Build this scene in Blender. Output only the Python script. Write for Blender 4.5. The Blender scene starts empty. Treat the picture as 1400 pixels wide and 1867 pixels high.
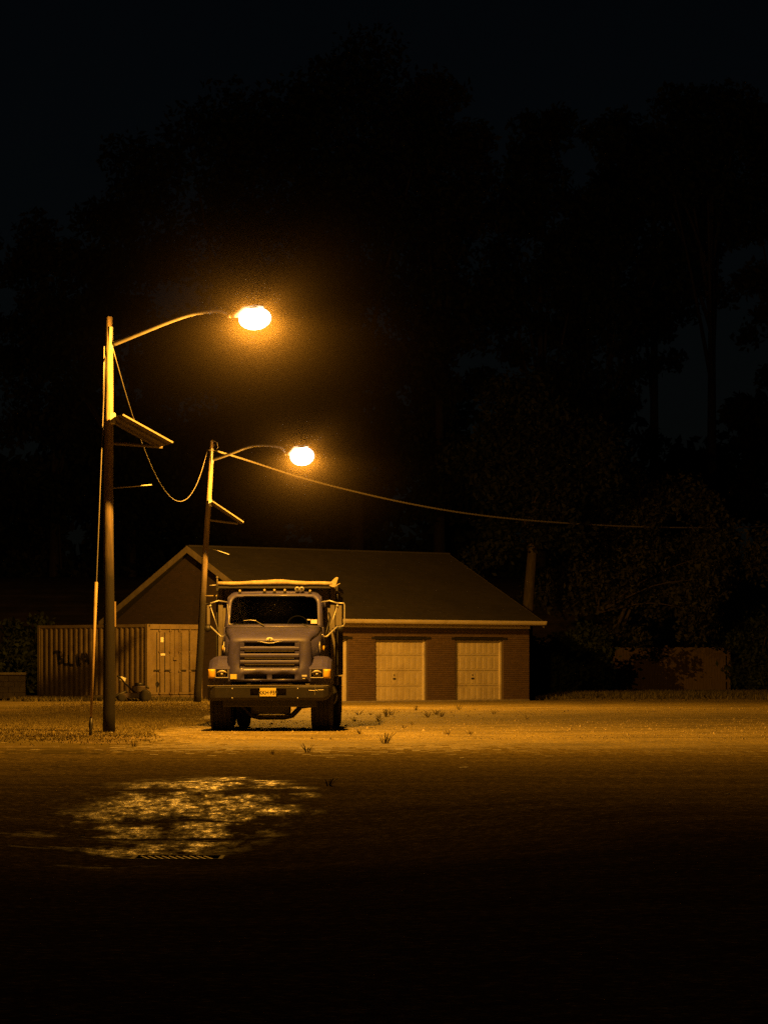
import bpy, math, random
import numpy as np
from mathutils import Vector, Matrix
random.seed(7); RNG = np.random.default_rng(7)
R = math.radians
scene = bpy.context.scene
col = scene.collection

# ------------------------------------------------------------------ camera, sky, exposure
F_PX, CX, HY, CAMZ = 6000.0, 700.0, 1208.0, 1.4      # focal length / principal column / horizon row in photo pixels
cam_d = bpy.data.cameras.new("camera")
cam_d.sensor_fit = 'VERTICAL'; cam_d.sensor_height = 36.0
cam_d.lens = F_PX / 1867.0 * 36.0
cam_d.shift_y = (HY - 933.5) / 1867.0
cam_d.clip_start = 0.1; cam_d.clip_end = 6000
cam = bpy.data.objects.new("camera", cam_d); col.objects.link(cam)
cam.location = (0, 0, CAMZ); cam.rotation_euler = (R(90), 0, 0)
scene.camera = cam

world = bpy.data.worlds.new("World"); scene.world = world; world.use_nodes = True
wn = world.node_tree.nodes; wl = world.node_tree.links
sky = wn.new('ShaderNodeTexSky'); sky.sky_type = 'NISHITA'; sky.sun_disc = False
sky.sun_elevation = R(28); sky.sun_rotation = R(160); sky.ozone_density = 2.0
bg = wn['Background']; bg.inputs['Strength'].default_value = 0.0003
wl.new(sky.outputs[0], bg.inputs['Color'])

vs = scene.view_settings
vs.view_transform = 'Standard'; vs.look = 'None'; vs.exposure = 0.0; vs.gamma = 1.0; vs.use_curve_mapping = False
scene.cycles.use_denoising = False; scene.cycles.denoising_input_passes = 'RGB_ALBEDO'
scene.cycles.volume_bounces = 0
scene.cycles.max_bounces = 4; scene.cycles.diffuse_bounces = 2; scene.cycles.glossy_bounces = 2; scene.cycles.transparent_max_bounces = 8
scene.cycles.sample_clamp_indirect = 0.25; scene.cycles.sample_clamp_direct = 3.2
scene.cycles.caustics_reflective = False; scene.cycles.caustics_refractive = False

SODIUM = (1.0, 0.41, 0.032)
LAMP_WATT = 12000.0
HALO_DENSITY = 0.0021

# ------------------------------------------------------------------ helpers
def at(px, py, D):
    """photo pixel at distance D -> world point"""
    return Vector(((px - CX) * D / F_PX, D, CAMZ - (py - HY) * D / F_PX))
def gnd(px, py):
    """photo pixel on level ground -> world point"""
    return at(px, py, F_PX * CAMZ / (py - HY))

class MB:
    def __init__(s, off=(0, 0, 0)):
        s.v = []; s.f = []; s.off = Vector(off)
    def add(s, verts, faces):
        b = len(s.v)
        s.v += [tuple(Vector(v) - s.off) for v in verts]
        s.f += [tuple(b + i for i in f) for f in faces]
        return s
    def box(s, x0, x1, y0, y1, z0, z1):
        v = [(x0,y0,z0),(x1,y0,z0),(x1,y1,z0),(x0,y1,z0),(x0,y0,z1),(x1,y0,z1),(x1,y1,z1),(x0,y1,z1)]
        return s.add(v, [(3,2,1,0),(4,5,6,7),(0,1,5,4),(1,2,6,5),(2,3,7,6),(3,0,4,7)])
    def obox(s, c, ax, ay, az):
        """oriented box: centre and three half-axis vectors"""
        c, ax, ay, az = map(Vector, (c, ax, ay, az)); v = []
        for k in (-1, 1):
            for a, b in ((-1,-1),(1,-1),(1,1),(-1,1)):
                v.append(c + ax*a + ay*b + az*k)
        return s.add(v, [(3,2,1,0),(4,5,6,7),(0,1,5,4),(1,2,6,5),(2,3,7,6),(3,0,4,7)])
    def tube(s, pts, r, n=8, cap=True):
        pts = [Vector(p) for p in pts]
        rs = r if isinstance(r, (list, tuple)) else [r]*len(pts)
        up = None; vv = []; ff = []
        for i, p in enumerate(pts):
            d = (pts[min(i+1, len(pts)-1)] - pts[max(i-1, 0)])
            if d.length < 1e-9: d = Vector((0,0,1))
            d.normalize()
            if up is None:
                up = Vector((0,0,1)) if abs(d.z) < .9 else Vector((1,0,0))
            a = d.cross(up).normalized(); b = a.cross(d).normalized(); up = b
            for k in range(n):
                t = 2*math.pi*k/n
                vv.append(p + (a*math.cos(t) + b*math.sin(t))*rs[i])
        for i in range(len(pts)-1):
            for k in range(n):
                k2 = (k+1) % n
                ff.append((i*n+k, i*n+k2, (i+1)*n+k2, (i+1)*n+k))
        if cap:
            ff.append(tuple(range(n-1, -1, -1))); ff.append(tuple((len(pts)-1)*n+k for k in range(n)))
        return s.add(vv, ff)
    def lathe(s, prof, axis='x', c=(0,0,0), n=28):
        """prof: list of (axial, radius)"""
        vv = []; ff = []; c = Vector(c)
        for a, r in prof:
            for k in range(n):
                t = 2*math.pi*k/n; p, q = r*math.cos(t), r*math.sin(t)
                vv.append(c + Vector({'x': (a,p,q), 'y': (q,a,p), 'z': (p,q,a)}[axis]))
        for i in range(len(prof)-1):
            for k in range(n):
                k2 = (k+1) % n
                ff.append((i*n+k, i*n+k2, (i+1)*n+k2, (i+1)*n+k))
        ff.append(tuple(range(n-1, -1, -1))); ff.append(tuple((len(prof)-1)*n+k for k in range(n)))
        return s.add(vv, ff)
    def ell(s, c, rx, ry, rz, n=16, m=10, z0=-1.0, z1=1.0):
        """ellipsoid between the normalised heights z0..z1"""
        vv = []; ff = []; c = Vector(c)
        a0, a1 = math.asin(max(-1, z0)), math.asin(min(1, z1))
        for i in range(m+1):
            t = a0 + (a1-a0)*i/m; cr = max(math.cos(t), 1e-3)
            for k in range(n):
                u = 2*math.pi*k/n
                vv.append(c + Vector((rx*cr*math.cos(u), ry*cr*math.sin(u), rz*math.sin(t))))
        for i in range(m):
            for k in range(n):
                k2 = (k+1) % n
                ff.append((i*n+k, i*n+k2, (i+1)*n+k2, (i+1)*n+k))
        ff.append(tuple(range(n-1, -1, -1))); ff.append(tuple(m*n+k for k in range(n)))
        return s.add(vv, ff)
    def prism(s, poly, axis, a0, a1):
        """extrude polygon; axis x: poly=(y,z), axis y: poly=(x,z), axis z: poly=(x,y)"""
        mk = {'x': lambda p, a: (a, p[0], p[1]), 'y': lambda p, a: (p[0], a, p[1]), 'z': lambda p, a: (p[0], p[1], a)}[axis]
        n = len(poly)
        vv = [mk(p, a0) for p in poly] + [mk(p, a1) for p in poly]
        ff = [tuple(range(n)), tuple(range(2*n-1, n-1, -1))] + [(i, n+i, n+(i+1) % n, (i+1) % n) for i in range(n)]
        return s.add(vv, ff)
    def grid(s, rows):
        n = len(rows[0]); vv = [p for r in rows for p in r]
        ff = [(i*n+k, i*n+k+1, (i+1)*n+k+1, (i+1)*n+k) for i in range(len(rows)-1) for k in range(n-1)]
        return s.add(vv, ff)
    def build(s, name, mat, parent=None, smooth=False, bevel=0, solid=0):
        me = bpy.data.meshes.new(name); me.from_pydata(s.v, [], s.f); me.update()
        import bmesh
        bm = bmesh.new(); bm.from_mesh(me)
        bmesh.ops.recalc_face_normals(bm, faces=bm.faces[:]); bm.to_mesh(me); bm.free()
        o = bpy.data.objects.new(name, me); col.objects.link(o)
        if mat: me.materials.append(mat)
        if parent: o.parent = parent
        if smooth:
            for p in me.polygons: p.use_smooth = True
        if solid:
            m = o.modifiers.new('solidify', 'SOLIDIFY'); m.thickness = solid; m.offset = 0
        if bevel:
            m = o.modifiers.new('bevel', 'BEVEL'); m.width = bevel; m.segments = 2; m.limit_method = 'ANGLE'; m.angle_limit = R(35)
        return o

def tag(o, label, cat, group=None, kind=None):
    if label: o['label'] = label
    if cat: o['category'] = cat
    if group: o['group'] = group
    if kind: o['kind'] = kind
    return o
def thing(name, label, cat, loc=(0,0,0), rz=0.0, group=None):
    o = bpy.data.objects.new(name, None); col.objects.link(o)
    o.location = loc; o.rotation_euler = (0, 0, rz); o.empty_display_size = .2
    return tag(o, label, cat, group)
def fast_mesh(name, verts, nside, mat, parent=None):
    """numpy verts (n*nside,3): one polygon of nside corners each"""
    verts = np.asarray(verts, dtype=np.float32); n = len(verts)//nside
    me = bpy.data.meshes.new(name)
    me.vertices.add(len(verts)); me.vertices.foreach_set('co', verts.ravel())
    me.loops.add(len(verts)); me.loops.foreach_set('vertex_index', np.arange(len(verts), dtype=np.int32))
    me.polygons.add(n); me.polygons.foreach_set('loop_start', np.arange(0, len(verts), nside, dtype=np.int32))
    me.polygons.foreach_set('loop_total', np.full(n, nside, dtype=np.int32))
    me.update(calc_edges=True); me.validate()
    me.materials.append(mat)
    o = bpy.data.objects.new(name, me); col.objects.link(o)
    if parent: o.parent = parent
    return o

# ------------------------------------------------------------------ materials
def new_mat(name):
    m = bpy.data.materials.new(name); m.use_nodes = True
    return m, m.node_tree.nodes, m.node_tree.links, m.node_tree.nodes['Principled BSDF']
def pmat(name, color, rough=.6, metal=0, var=.25, scale=6.0, bump=0, bscale=40.0, coat=0, island=0, dirt=None, dscale=1.5, stretch=(1,1,1)):
    m, N, L, b = new_mat(name)
    tc = N.new('ShaderNodeTexCoord'); mp = N.new('ShaderNodeMapping'); mp.inputs['Scale'].default_value = stretch
    L.new(tc.outputs['Object'], mp.inputs[0])
    nz = N.new('ShaderNodeTexNoise'); nz.inputs['Scale'].default_value = scale; nz.inputs['Detail'].default_value = 6; nz.inputs['Roughness'].default_value = .65
    L.new(mp.outputs[0], nz.inputs['Vector'])
    cr = N.new('ShaderNodeValToRGB')
    lo = [max(0, c*(1-var)) for c in color]; hi = [min(1, c*(1+var)) for c in color]
    cr.color_ramp.elements[0].position = .3; cr.color_ramp.elements[1].position = .7
    cr.color_ramp.elements[0].color = (*lo, 1); cr.color_ramp.elements[1].color = (*hi, 1)
    L.new(nz.outputs['Fac'], cr.inputs[0]); out = cr.outputs[0]
    if dirt:
        n2 = N.new('ShaderNodeTexNoise'); n2.inputs['Scale'].default_value = dscale; n2.inputs['Detail'].default_value = 8; n2.inputs['Roughness'].default_value = .7
        L.new(mp.outputs[0], n2.inputs['Vector'])
        c2 = N.new('ShaderNodeValToRGB'); c2.color_ramp.elements[0].position = .5; c2.color_ramp.elements[1].position = .68
        L.new(n2.outputs['Fac'], c2.inputs[0])
        mx = N.new('ShaderNodeMixRGB'); mx.inputs[2].default_value = (*dirt, 1)
        mu = N.new('ShaderNodeMath'); mu.operation = 'MULTIPLY'; mu.inputs[1].default_value = .75
        L.new(c2.outputs[0], mu.inputs[0]); L.new(mu.outputs[0], mx.inputs[0]); L.new(out, mx.inputs[1]); out = mx.outputs[0]
    if island:
        g = N.new('ShaderNodeNewGeometry'); mr = N.new('ShaderNodeMapRange')
        mr.inputs[3].default_value = 1-island; mr.inputs[4].default_value = 1+island
        L.new(g.outputs['Random Per Island'], mr.inputs[0])
        hs = N.new('ShaderNodeHueSaturation'); L.new(mr.outputs[0], hs.inputs['Value']); L.new(out, hs.inputs['Color']); out = hs.outputs[0]
    L.new(out, b.inputs['Base Color'])
    rr = N.new('ShaderNodeMapRange'); rr.inputs[3].default_value = max(.02, rough-.12*min(1, rough*2)); rr.inputs[4].default_value = min(1, rough+.12)
    L.new(nz.outputs['Fac'], rr.inputs[0]); L.new(rr.outputs[0], b.inputs['Roughness'])
    b.inputs['Metallic'].default_value = metal
    if coat: b.inputs['Coat Weight'].default_value = coat; b.inputs['Coat Roughness'].default_value = .12
    if bump:
        n3 = N.new('ShaderNodeTexNoise'); n3.inputs['Scale'].default_value = bscale; n3.inputs['Detail'].default_value = 5
        L.new(mp.outputs[0], n3.inputs['Vector'])
        bp = N.new('ShaderNodeBump'); bp.inputs['Strength'].default_value = bump; bp.inputs['Distance'].default_value = .02
        L.new(n3.outputs['Fac'], bp.inputs['Height']); L.new(bp.outputs[0], b.inputs['Normal'])
    return m

M = {}
M['paint'] = pmat('truck_paint', (.05,.047,.155), .56, var=.16, scale=3, coat=.06, bump=.05, bscale=3, dirt=(.062,.054,.08), dscale=1.4)
M['roofpaint'] = M['paint']
M['bumper'] = pmat('bumper_paint', (.012,.010,.0085), .68, metal=0, var=.3, scale=5, bump=.15, bscale=6, dirt=(.024,.02,.016), dscale=3)
M['box'] = pmat('dump_body_paint', (.14,.125,.10), .65, var=.35, scale=2, bump=.2, bscale=6, dirt=(.05,.04,.03), dscale=2)
M['blacksteel'] = pmat('black_steel', (.018,.017,.016), .55, var=.4, scale=8)
M['rubber'] = pmat('tyre_rubber', (.014,.013,.012), .9, var=.35, scale=9, bump=.2, bscale=60, dirt=(.03,.026,.02), dscale=2)
M['rim'] = pmat('rim_paint', (.35,.34,.32), .5, var=.3, scale=8, dirt=(.1,.08,.06))
M['chrome'] = pmat('chrome', (.78,.77,.75), .28, metal=.65, var=.1, scale=12)
M['steel'] = pmat('galvanised_steel', (.55,.54,.5), .45, metal=.6, var=.2, scale=14)
M['dish'] = pmat('headlight_dish', (.6,.55,.45), .35, metal=.25, var=.1)
M['dullsteel'] = pmat('dull_steel', (.13,.115,.095), .6, metal=.3, var=.2)
M['amber'] = pmat('amber_lens', (.95,.58,.06), .22, var=.08, scale=20, coat=.6)
M['white'] = pmat('white_plastic', (.8,.78,.72), .5, var=.08)
M['yellowplate'] = pmat('plate_yellow', (.88,.74,.2), .4, var=.05)
M['ink'] = pmat('plate_ink', (.05,.045,.04), .6, var=.1)
M['tarp'] = pmat('tarp_fabric', (.36,.31,.2), .75, var=.3, scale=7, bump=.5, bscale=9)
M['dash'] = pmat('dashboard', (.09,.08,.07), .8)
M['seat'] = pmat('seat_cloth', (.03,.03,.03), .9)
M['wood'] = pmat('pole_wood', (.36,.27,.17), .85, var=.45, scale=3, stretch=(9,9,.6), bump=.5, bscale=8, dirt=(.12,.09,.06), dscale=1.2)
M['alu'] = pmat('arm_aluminium', (.55,.52,.48), .5, metal=.35, var=.15)
M['plate'] = pmat('bracket_plate', (.8,.78,.72), .45, var=.12)
M['solar'] = pmat('solar_cells', (.03,.035,.06), .2, var=.2, scale=30)
M['back'] = pmat('panel_back', (.15,.13,.10), .7, var=.3)
M['wire'] = pmat('cable_sheath', (.4,.36,.3), .5, var=.2, scale=30)
M['cord'] = pmat('dull_cord', (.09,.08,.065), .7, var=.2)
M['guard'] = pmat('guy_guard', (.30,.22,.11), .55, var=.2)
M['brick'] = pmat('brick', (.115,.075,.05), .85, var=.2, scale=14, island=.12, bump=.2, bscale=80)
M['mortar'] = pmat('mortar', (.09,.068,.05), .9, var=.2, scale=20)
M['trim'] = pmat('painted_trim', (.62,.56,.46), .6, var=.15, scale=4, dirt=(.3,.25,.18), dscale=2)
M['raketrim'] = pmat('weathered_trim', (.19,.16,.12), .7, var=.25, scale=3)
M['gdoor'] = pmat('garage_door_paint', (.58,.51,.37), .6, var=.1, scale=3, dirt=(.44,.37,.25), dscale=1.2)
M['concrete'] = pmat('concrete', (.26,.23,.19), .9, var=.3, scale=5, bump=.3)
M['cont'] = pmat('container_paint', (.16,.125,.078), .7, var=.2, scale=2.5, dirt=(.09,.06,.035), dscale=1.6)
M['seal'] = pmat('door_seal', (.02,.018,.016), .8)
M['spray'] = pmat('spray_paint', (.008,.007,.006), .7, var=.4, scale=8)
M['machine'] = pmat('machine_paint', (.05,.035,.03), .6, var=.4)
M['plank'] = pmat('fence_plank', (.16,.115,.07), .9, var=.3, scale=4, stretch=(6,6,.5), island=.25, bump=.3)
M['bark_dark'] = pmat('bark_dark', (.05,.04,.03), .95, var=.5, scale=3, stretch=(4,4,.8), bump=1.0, bscale=6)
M['bark'] = pmat('bark', (.06,.047,.033), .95, var=.5, scale=3, stretch=(4,4,.8), bump=1.0, bscale=6)
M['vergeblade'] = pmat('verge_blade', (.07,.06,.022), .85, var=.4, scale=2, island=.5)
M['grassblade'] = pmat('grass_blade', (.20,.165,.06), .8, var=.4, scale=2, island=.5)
M['weed'] = pmat('weed_leaf', (.15,.12,.05), .8, var=.4, scale=9)
M['litter'] = pmat('paper_scrap', (.75,.72,.66), .7, var=.1)
M['iron'] = pmat('cast_iron', (.035,.03,.026), .7, metal=.3, var=.3, scale=20, bump=.15)
M['pit'] = pmat('drain_pit', (.012,.011,.01), .9)

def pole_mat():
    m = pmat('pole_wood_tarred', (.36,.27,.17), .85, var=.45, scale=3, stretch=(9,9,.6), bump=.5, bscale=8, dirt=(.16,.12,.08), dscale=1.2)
    N = m.node_tree.nodes; L = m.node_tree.links; b = N['Principled BSDF']; to_darken = b.inputs['Base Color'].links[0].from_socket
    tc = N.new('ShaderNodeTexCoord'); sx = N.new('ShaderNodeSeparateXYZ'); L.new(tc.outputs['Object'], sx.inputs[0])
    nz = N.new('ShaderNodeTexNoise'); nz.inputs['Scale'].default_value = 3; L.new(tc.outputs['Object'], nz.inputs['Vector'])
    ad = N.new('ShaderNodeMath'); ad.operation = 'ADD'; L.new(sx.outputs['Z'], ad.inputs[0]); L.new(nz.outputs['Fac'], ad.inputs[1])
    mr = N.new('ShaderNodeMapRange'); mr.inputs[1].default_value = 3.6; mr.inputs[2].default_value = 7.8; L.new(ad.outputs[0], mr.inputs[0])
    mx = N.new('ShaderNodeMixRGB'); L.new(mr.outputs[0], mx.inputs[0]); mx.inputs[1].default_value = (.007,.005,.0035,1); L.new(to_darken, mx.inputs[2])
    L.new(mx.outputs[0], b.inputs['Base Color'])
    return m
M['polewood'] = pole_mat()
def leaf_mat(name, c):
    m, N, L, b = new_mat(name)
    g = N.new('ShaderNodeNewGeometry'); cr = N.new('ShaderNodeValToRGB')
    cr.color_ramp.elements[0].color = (c[0]*.55, c[1]*.55, c[2]*.5, 1); cr.color_ramp.elements[1].color = (c[0]*1.4, c[1]*1.35, c[2]*1.3, 1)
    L.new(g.outputs['Random Per Island'], cr.inputs[0]); L.new(cr.outputs[0], b.inputs['Base Color'])
    b.inputs['Roughness'].default_value = .75; b.inputs['Specular IOR Level'].default_value = .15
    return m
M['leaf'] = leaf_mat('leaf_oak', (.024,.032,.012)); M['leaf2'] = leaf_mat('leaf_maple', (.036,.038,.014)); M['leaf3'] = leaf_mat('leaf_shrub', (.024,.034,.012))

M['leaf4'] = leaf_mat('leaf_dark', (.014,.017,.007))
def glass_mat(name, tint, wiper=False):
    m, N, L, b = new_mat(name); N.remove(b); out = N['Material Output']
    tr = N.new('ShaderNodeBsdfTransparent'); tr.inputs[0].default_value = (*tint, 1)
    gl = N.new('ShaderNodeBsdfGlossy'); gl.inputs['Roughness'].default_value = .06
    fr = N.new('ShaderNodeFresnel'); fr.inputs[0].default_value = 1.5
    mx = N.new('ShaderNodeMixShader')
    L.new(fr.outputs[0], mx.inputs[0]); L.new(tr.outputs[0], mx.inputs[1]); L.new(gl.outputs[0], mx.inputs[2]); L.new(mx.outputs[0], out.inputs[0])
    if wiper:                                         # wiper-swept film of grime: faint concentric scratches around each pivot
        tc = N.new('ShaderNodeTexCoord'); last = None
        for px in (-.16, .72):
            mp = N.new('ShaderNodeMapping'); mp.inputs['Location'].default_value = (-px, -1.8, -2.17)
            L.new(tc.outputs['Object'], mp.inputs[0])
            ln = N.new('ShaderNodeVectorMath'); ln.operation = 'LENGTH'; L.new(mp.outputs[0], ln.inputs[0])
            nz = N.new('ShaderNodeTexNoise'); nz.noise_dimensions = '1D'; nz.inputs['Scale'].default_value = 34; nz.inputs['Detail'].default_value = 4; nz.inputs['Roughness'].default_value = .8
            L.new(ln.outputs['Value'], nz.inputs['W'])
            if last is None: last = nz.outputs['Fac']
            else:
                ad = N.new('ShaderNodeMath'); ad.operation = 'ADD'; L.new(last, ad.inputs[0]); L.new(nz.outputs['Fac'], ad.inputs[1]); last = ad.outputs[0]
        bp = N.new('ShaderNodeBump'); bp.inputs['Strength'].default_value = .13; bp.inputs['Distance'].default_value = .01
        L.new(last, bp.inputs['Height']); L.new(bp.outputs[0], gl.inputs['Normal'])
        gl.inputs['Roughness'].default_value = .04
    return m
M['glass'] = glass_mat('windscreen_glass', (.30,.31,.30), True)
M['lens'] = glass_mat('clear_lens', (.9,.9,.88))

def bowl_mat(name, c, s):
    """clear refractor glowing all over, letting the light of the burner inside through"""
    m, N, L, b = new_mat(name); N.remove(b)
    em = N.new('ShaderNodeEmission'); em.inputs[0].default_value = (*c, 1); em.inputs[1].default_value = s
    tr = N.new('ShaderNodeBsdfTransparent'); ad = N.new('ShaderNodeAddShader')
    L.new(em.outputs[0], ad.inputs[0]); L.new(tr.outputs[0], ad.inputs[1]); L.new(ad.outputs[0], N['Material Output'].inputs[0])
    return m
M['bulb'] = bowl_mat('sodium_bowl', (1.0, .86, .62), 14.0)

def shingle_mat():
    m, N, L, b = new_mat('roof_shingle')
    tc = N.new('ShaderNodeTexCoord'); br = N.new('ShaderNodeTexBrick')
    br.inputs['Scale'].default_value = 1; br.inputs['Brick Width'].default_value = .3; br.inputs['Row Height'].default_value = .14; br.inputs['Mortar Size'].default_value = .008
    br.inputs['Color1'].default_value = (.024,.019,.014,1); br.inputs['Color2'].default_value = (.036,.029,.021,1); br.inputs['Mortar'].default_value = (.04,.035,.03,1)
    L.new(tc.outputs['Object'], br.inputs['Vector'])
    nz = N.new('ShaderNodeTexNoise'); nz.inputs['Scale'].default_value = .8; nz.inputs['Detail'].default_value = 8
    L.new(tc.outputs['Object'], nz.inputs['Vector'])
    mx = N.new('ShaderNodeMixRGB'); mx.blend_type = 'MULTIPLY'; mx.inputs[0].default_value = .7
    L.new(br.outputs['Color'], mx.inputs[1]); L.new(nz.outputs['Fac'], mx.inputs[2]); L.new(mx.outputs[0], b.inputs['Base Color'])
    b.inputs['Roughness'].default_value = .95
    bp = N.new('ShaderNodeBump'); bp.inputs['Strength'].default_value = .6; bp.inputs['Distance'].default_value = .01
    L.new(br.outputs['Color'], bp.inputs['Height']); L.new(bp.outputs[0], b.inputs['Normal'])
    return m
M['shingle'] = shingle_mat()
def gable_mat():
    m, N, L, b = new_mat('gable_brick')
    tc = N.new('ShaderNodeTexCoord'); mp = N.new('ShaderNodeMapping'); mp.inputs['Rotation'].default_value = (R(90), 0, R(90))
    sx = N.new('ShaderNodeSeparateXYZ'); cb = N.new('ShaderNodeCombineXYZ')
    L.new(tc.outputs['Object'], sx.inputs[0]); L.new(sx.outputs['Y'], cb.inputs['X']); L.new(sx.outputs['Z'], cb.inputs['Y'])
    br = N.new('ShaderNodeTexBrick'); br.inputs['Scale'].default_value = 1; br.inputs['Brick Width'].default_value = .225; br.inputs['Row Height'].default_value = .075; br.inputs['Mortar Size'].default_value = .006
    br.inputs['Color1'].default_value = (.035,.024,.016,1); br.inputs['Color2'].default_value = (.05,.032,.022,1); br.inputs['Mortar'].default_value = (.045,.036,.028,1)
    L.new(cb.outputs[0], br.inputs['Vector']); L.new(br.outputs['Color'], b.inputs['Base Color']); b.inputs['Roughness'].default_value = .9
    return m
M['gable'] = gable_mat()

def ground_mat(name, dark, light, rough, bump, bscale, patch=None, pscale=.35, wet=False, pebble=0, track=.25, spec=0.0, to_darken=False):
    m, N, L, b = new_mat(name)
    tc = N.new('ShaderNodeTexCoord'); P = tc.outputs['Object']
    def noise(scale, detail=5, rg=.65, st=None):
        n = N.new('ShaderNodeTexNoise'); n.inputs['Scale'].default_value = scale; n.inputs['Detail'].default_value = detail; n.inputs['Roughness'].default_value = rg
        if st:
            mp = N.new('ShaderNodeMapping'); mp.inputs['Scale'].default_value = st; L.new(P, mp.inputs[0]); L.new(mp.outputs[0], n.inputs['Vector'])
        else: L.new(P, n.inputs['Vector'])
        return n.outputs['Fac']
    def ramp(v, p0, p1, c0=(0,0,0,1), c1=(1,1,1,1)):
        r = N.new('ShaderNodeValToRGB'); r.color_ramp.elements[0].position = p0; r.color_ramp.elements[1].position = p1
        r.color_ramp.elements[0].color = c0; r.color_ramp.elements[1].color = c1; L.new(v, r.inputs[0]); return r.outputs[0]
    def mathn(op, a, c=None, clamp=False):
        n = N.new('ShaderNodeMath'); n.operation = op; n.use_clamp = clamp
        for i, q in enumerate((a, c)):
            if q is None: continue
            if isinstance(q, (int, float)): n.inputs[i].default_value = q
            else: L.new(q, n.inputs[i])
        return n.outputs[0]
    c = ramp(noise(5, 7, .75), .3, .7, (*dark, 1), (*light, 1))
    if patch:
        mx = N.new('ShaderNodeMixRGB'); L.new(ramp(noise(pscale, 6, .6), .45, .62), mx.inputs[0]); L.new(c, mx.inputs[1]); mx.inputs[2].default_value = (*patch, 1); c = mx.outputs[0]
    # long shallow tracks and seams running across the lot
    st = ramp(noise(1.0, 6, .6, (.12, 1.3, 1)), .35, .65, (1-track,1-track,1-track,1), (1+track*.6,1+track*.6,1+track*.6,1))
    mx = N.new('ShaderNodeMixRGB'); mx.blend_type = 'MULTIPLY'; mx.inputs[0].default_value = 1; L.new(c, mx.inputs[1]); L.new(st, mx.inputs[2]); c = mx.outputs[0]
    if to_darken:          # painted light falloff: paving colour darkened from the drain towards the camera
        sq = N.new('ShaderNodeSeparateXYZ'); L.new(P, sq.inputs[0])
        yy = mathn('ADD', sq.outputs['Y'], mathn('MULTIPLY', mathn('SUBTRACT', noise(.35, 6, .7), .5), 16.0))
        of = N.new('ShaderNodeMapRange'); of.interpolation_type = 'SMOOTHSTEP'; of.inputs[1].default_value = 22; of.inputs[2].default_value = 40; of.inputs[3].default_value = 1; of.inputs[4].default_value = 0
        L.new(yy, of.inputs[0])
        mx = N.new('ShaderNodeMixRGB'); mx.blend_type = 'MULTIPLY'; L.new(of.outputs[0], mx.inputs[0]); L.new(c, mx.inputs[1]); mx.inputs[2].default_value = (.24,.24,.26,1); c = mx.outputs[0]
    hgt = noise(bscale, 3, .7); rgh = None
    if pebble:
        v = N.new('ShaderNodeTexVoronoi'); v.inputs['Scale'].default_value = pebble; L.new(P, v.inputs['Vector'])
        v2 = N.new('ShaderNodeTexVoronoi'); v2.inputs['Scale'].default_value = 11; L.new(P, v2.inputs['Vector'])
        sc_ = ramp(v2.outputs['Distance'], .12, .5, (2.2,2.2,2.2,1), (.7,.7,.7,1))
        mx = N.new('ShaderNodeMixRGB'); mx.blend_type = 'MULTIPLY'; mx.inputs[0].default_value = .7; L.new(c, mx.inputs[1]); L.new(sc_, mx.inputs[2]); c = mx.outputs[0]
        pm = ramp(v.outputs['Distance'], 0, .6, (1.5,1.5,1.5,1), (.6,.6,.6,1))
        mx = N.new('ShaderNodeMixRGB'); mx.blend_type = 'MULTIPLY'; mx.inputs[0].default_value = .8; L.new(c, mx.inputs[1]); L.new(pm, mx.inputs[2]); c = mx.outputs[0]
        hgt = mathn('ADD', hgt, mathn('MULTIPLY', v.outputs['Distance'], -.6))
    if wet:
        sp = N.new('ShaderNodeSeparateXYZ'); L.new(P, sp.inputs[0])
        wob = mathn('MULTIPLY', mathn('SUBTRACT', noise(.9, 6, .65), .5), 2.6)
        ex = mathn('DIVIDE', mathn('ADD', mathn('SUBTRACT', sp.outputs['X'], WET[0]), mathn('MULTIPLY', wob, .85)), WET[2])
        ey = mathn('DIVIDE', mathn('ADD', mathn('SUBTRACT', sp.outputs['Y'], WET[1]), mathn('MULTIPLY', wob, 4.5)), WET[3])
        rad = mathn('SQRT', mathn('ADD', mathn('MULTIPLY', ex, ex), mathn('MULTIPLY', ey, ey)))
        inside = mathn('SUBTRACT', 1.0, rad)                    # >0 within the damp hollow
        brk = mathn('SUBTRACT', noise(1.7, 7, .72, (1, .3, 1)), .46)
        w0 = mathn('ADD', mathn('MULTIPLY', inside, .45), mathn('MULTIPLY', brk, 4.2))
        wetm = mathn('MULTIPLY', ramp(w0, .08, .55), ramp(rad, .70, 1.12, (1,1,1,1), (0,0,0,1)))
        wetm = mathn('MULTIPLY', wetm, ramp(noise(8, 6, .8, (1, .3, 1)), .38, .60, (.02,.02,.02,1)))
        # cracks across the hollow
        for cy, wdt in CRACKS:
            dv = mathn('ABSOLUTE', mathn('SUBTRACT', mathn('ADD', sp.outputs['Y'], mathn('MULTIPLY', wob, .9)), cy))
            wetm = mathn('MULTIPLY', wetm, mathn('MAXIMUM', ramp(dv, wdt*.4, wdt), ramp(noise(.9, 3, .6, (1, 1, 1)), .52, .6)))
        mx = N.new('ShaderNodeMixRGB'); mx.blend_type = 'MULTIPLY'; L.new(wetm, mx.inputs[0]); L.new(c, mx.inputs[1]); mx.inputs[2].default_value = (.6,.58,.55,1); c = mx.outputs[0]
        mr = N.new('ShaderNodeMapRange'); mr.inputs[3].default_value = rough; mr.inputs[4].default_value = WET_ROUGH
        L.new(wetm, mr.inputs[0]); rgh = mr.outputs[0]
        sr = N.new('ShaderNodeMapRange'); sr.inputs[3].default_value = spec; sr.inputs[4].default_value = .042
        L.new(wetm, sr.inputs[0]); L.new(sr.outputs[0], b.inputs['Specular IOR Level'])
    else:
        b.inputs['Specular IOR Level'].default_value = spec
    L.new(c, b.inputs['Base Color'])
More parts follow.
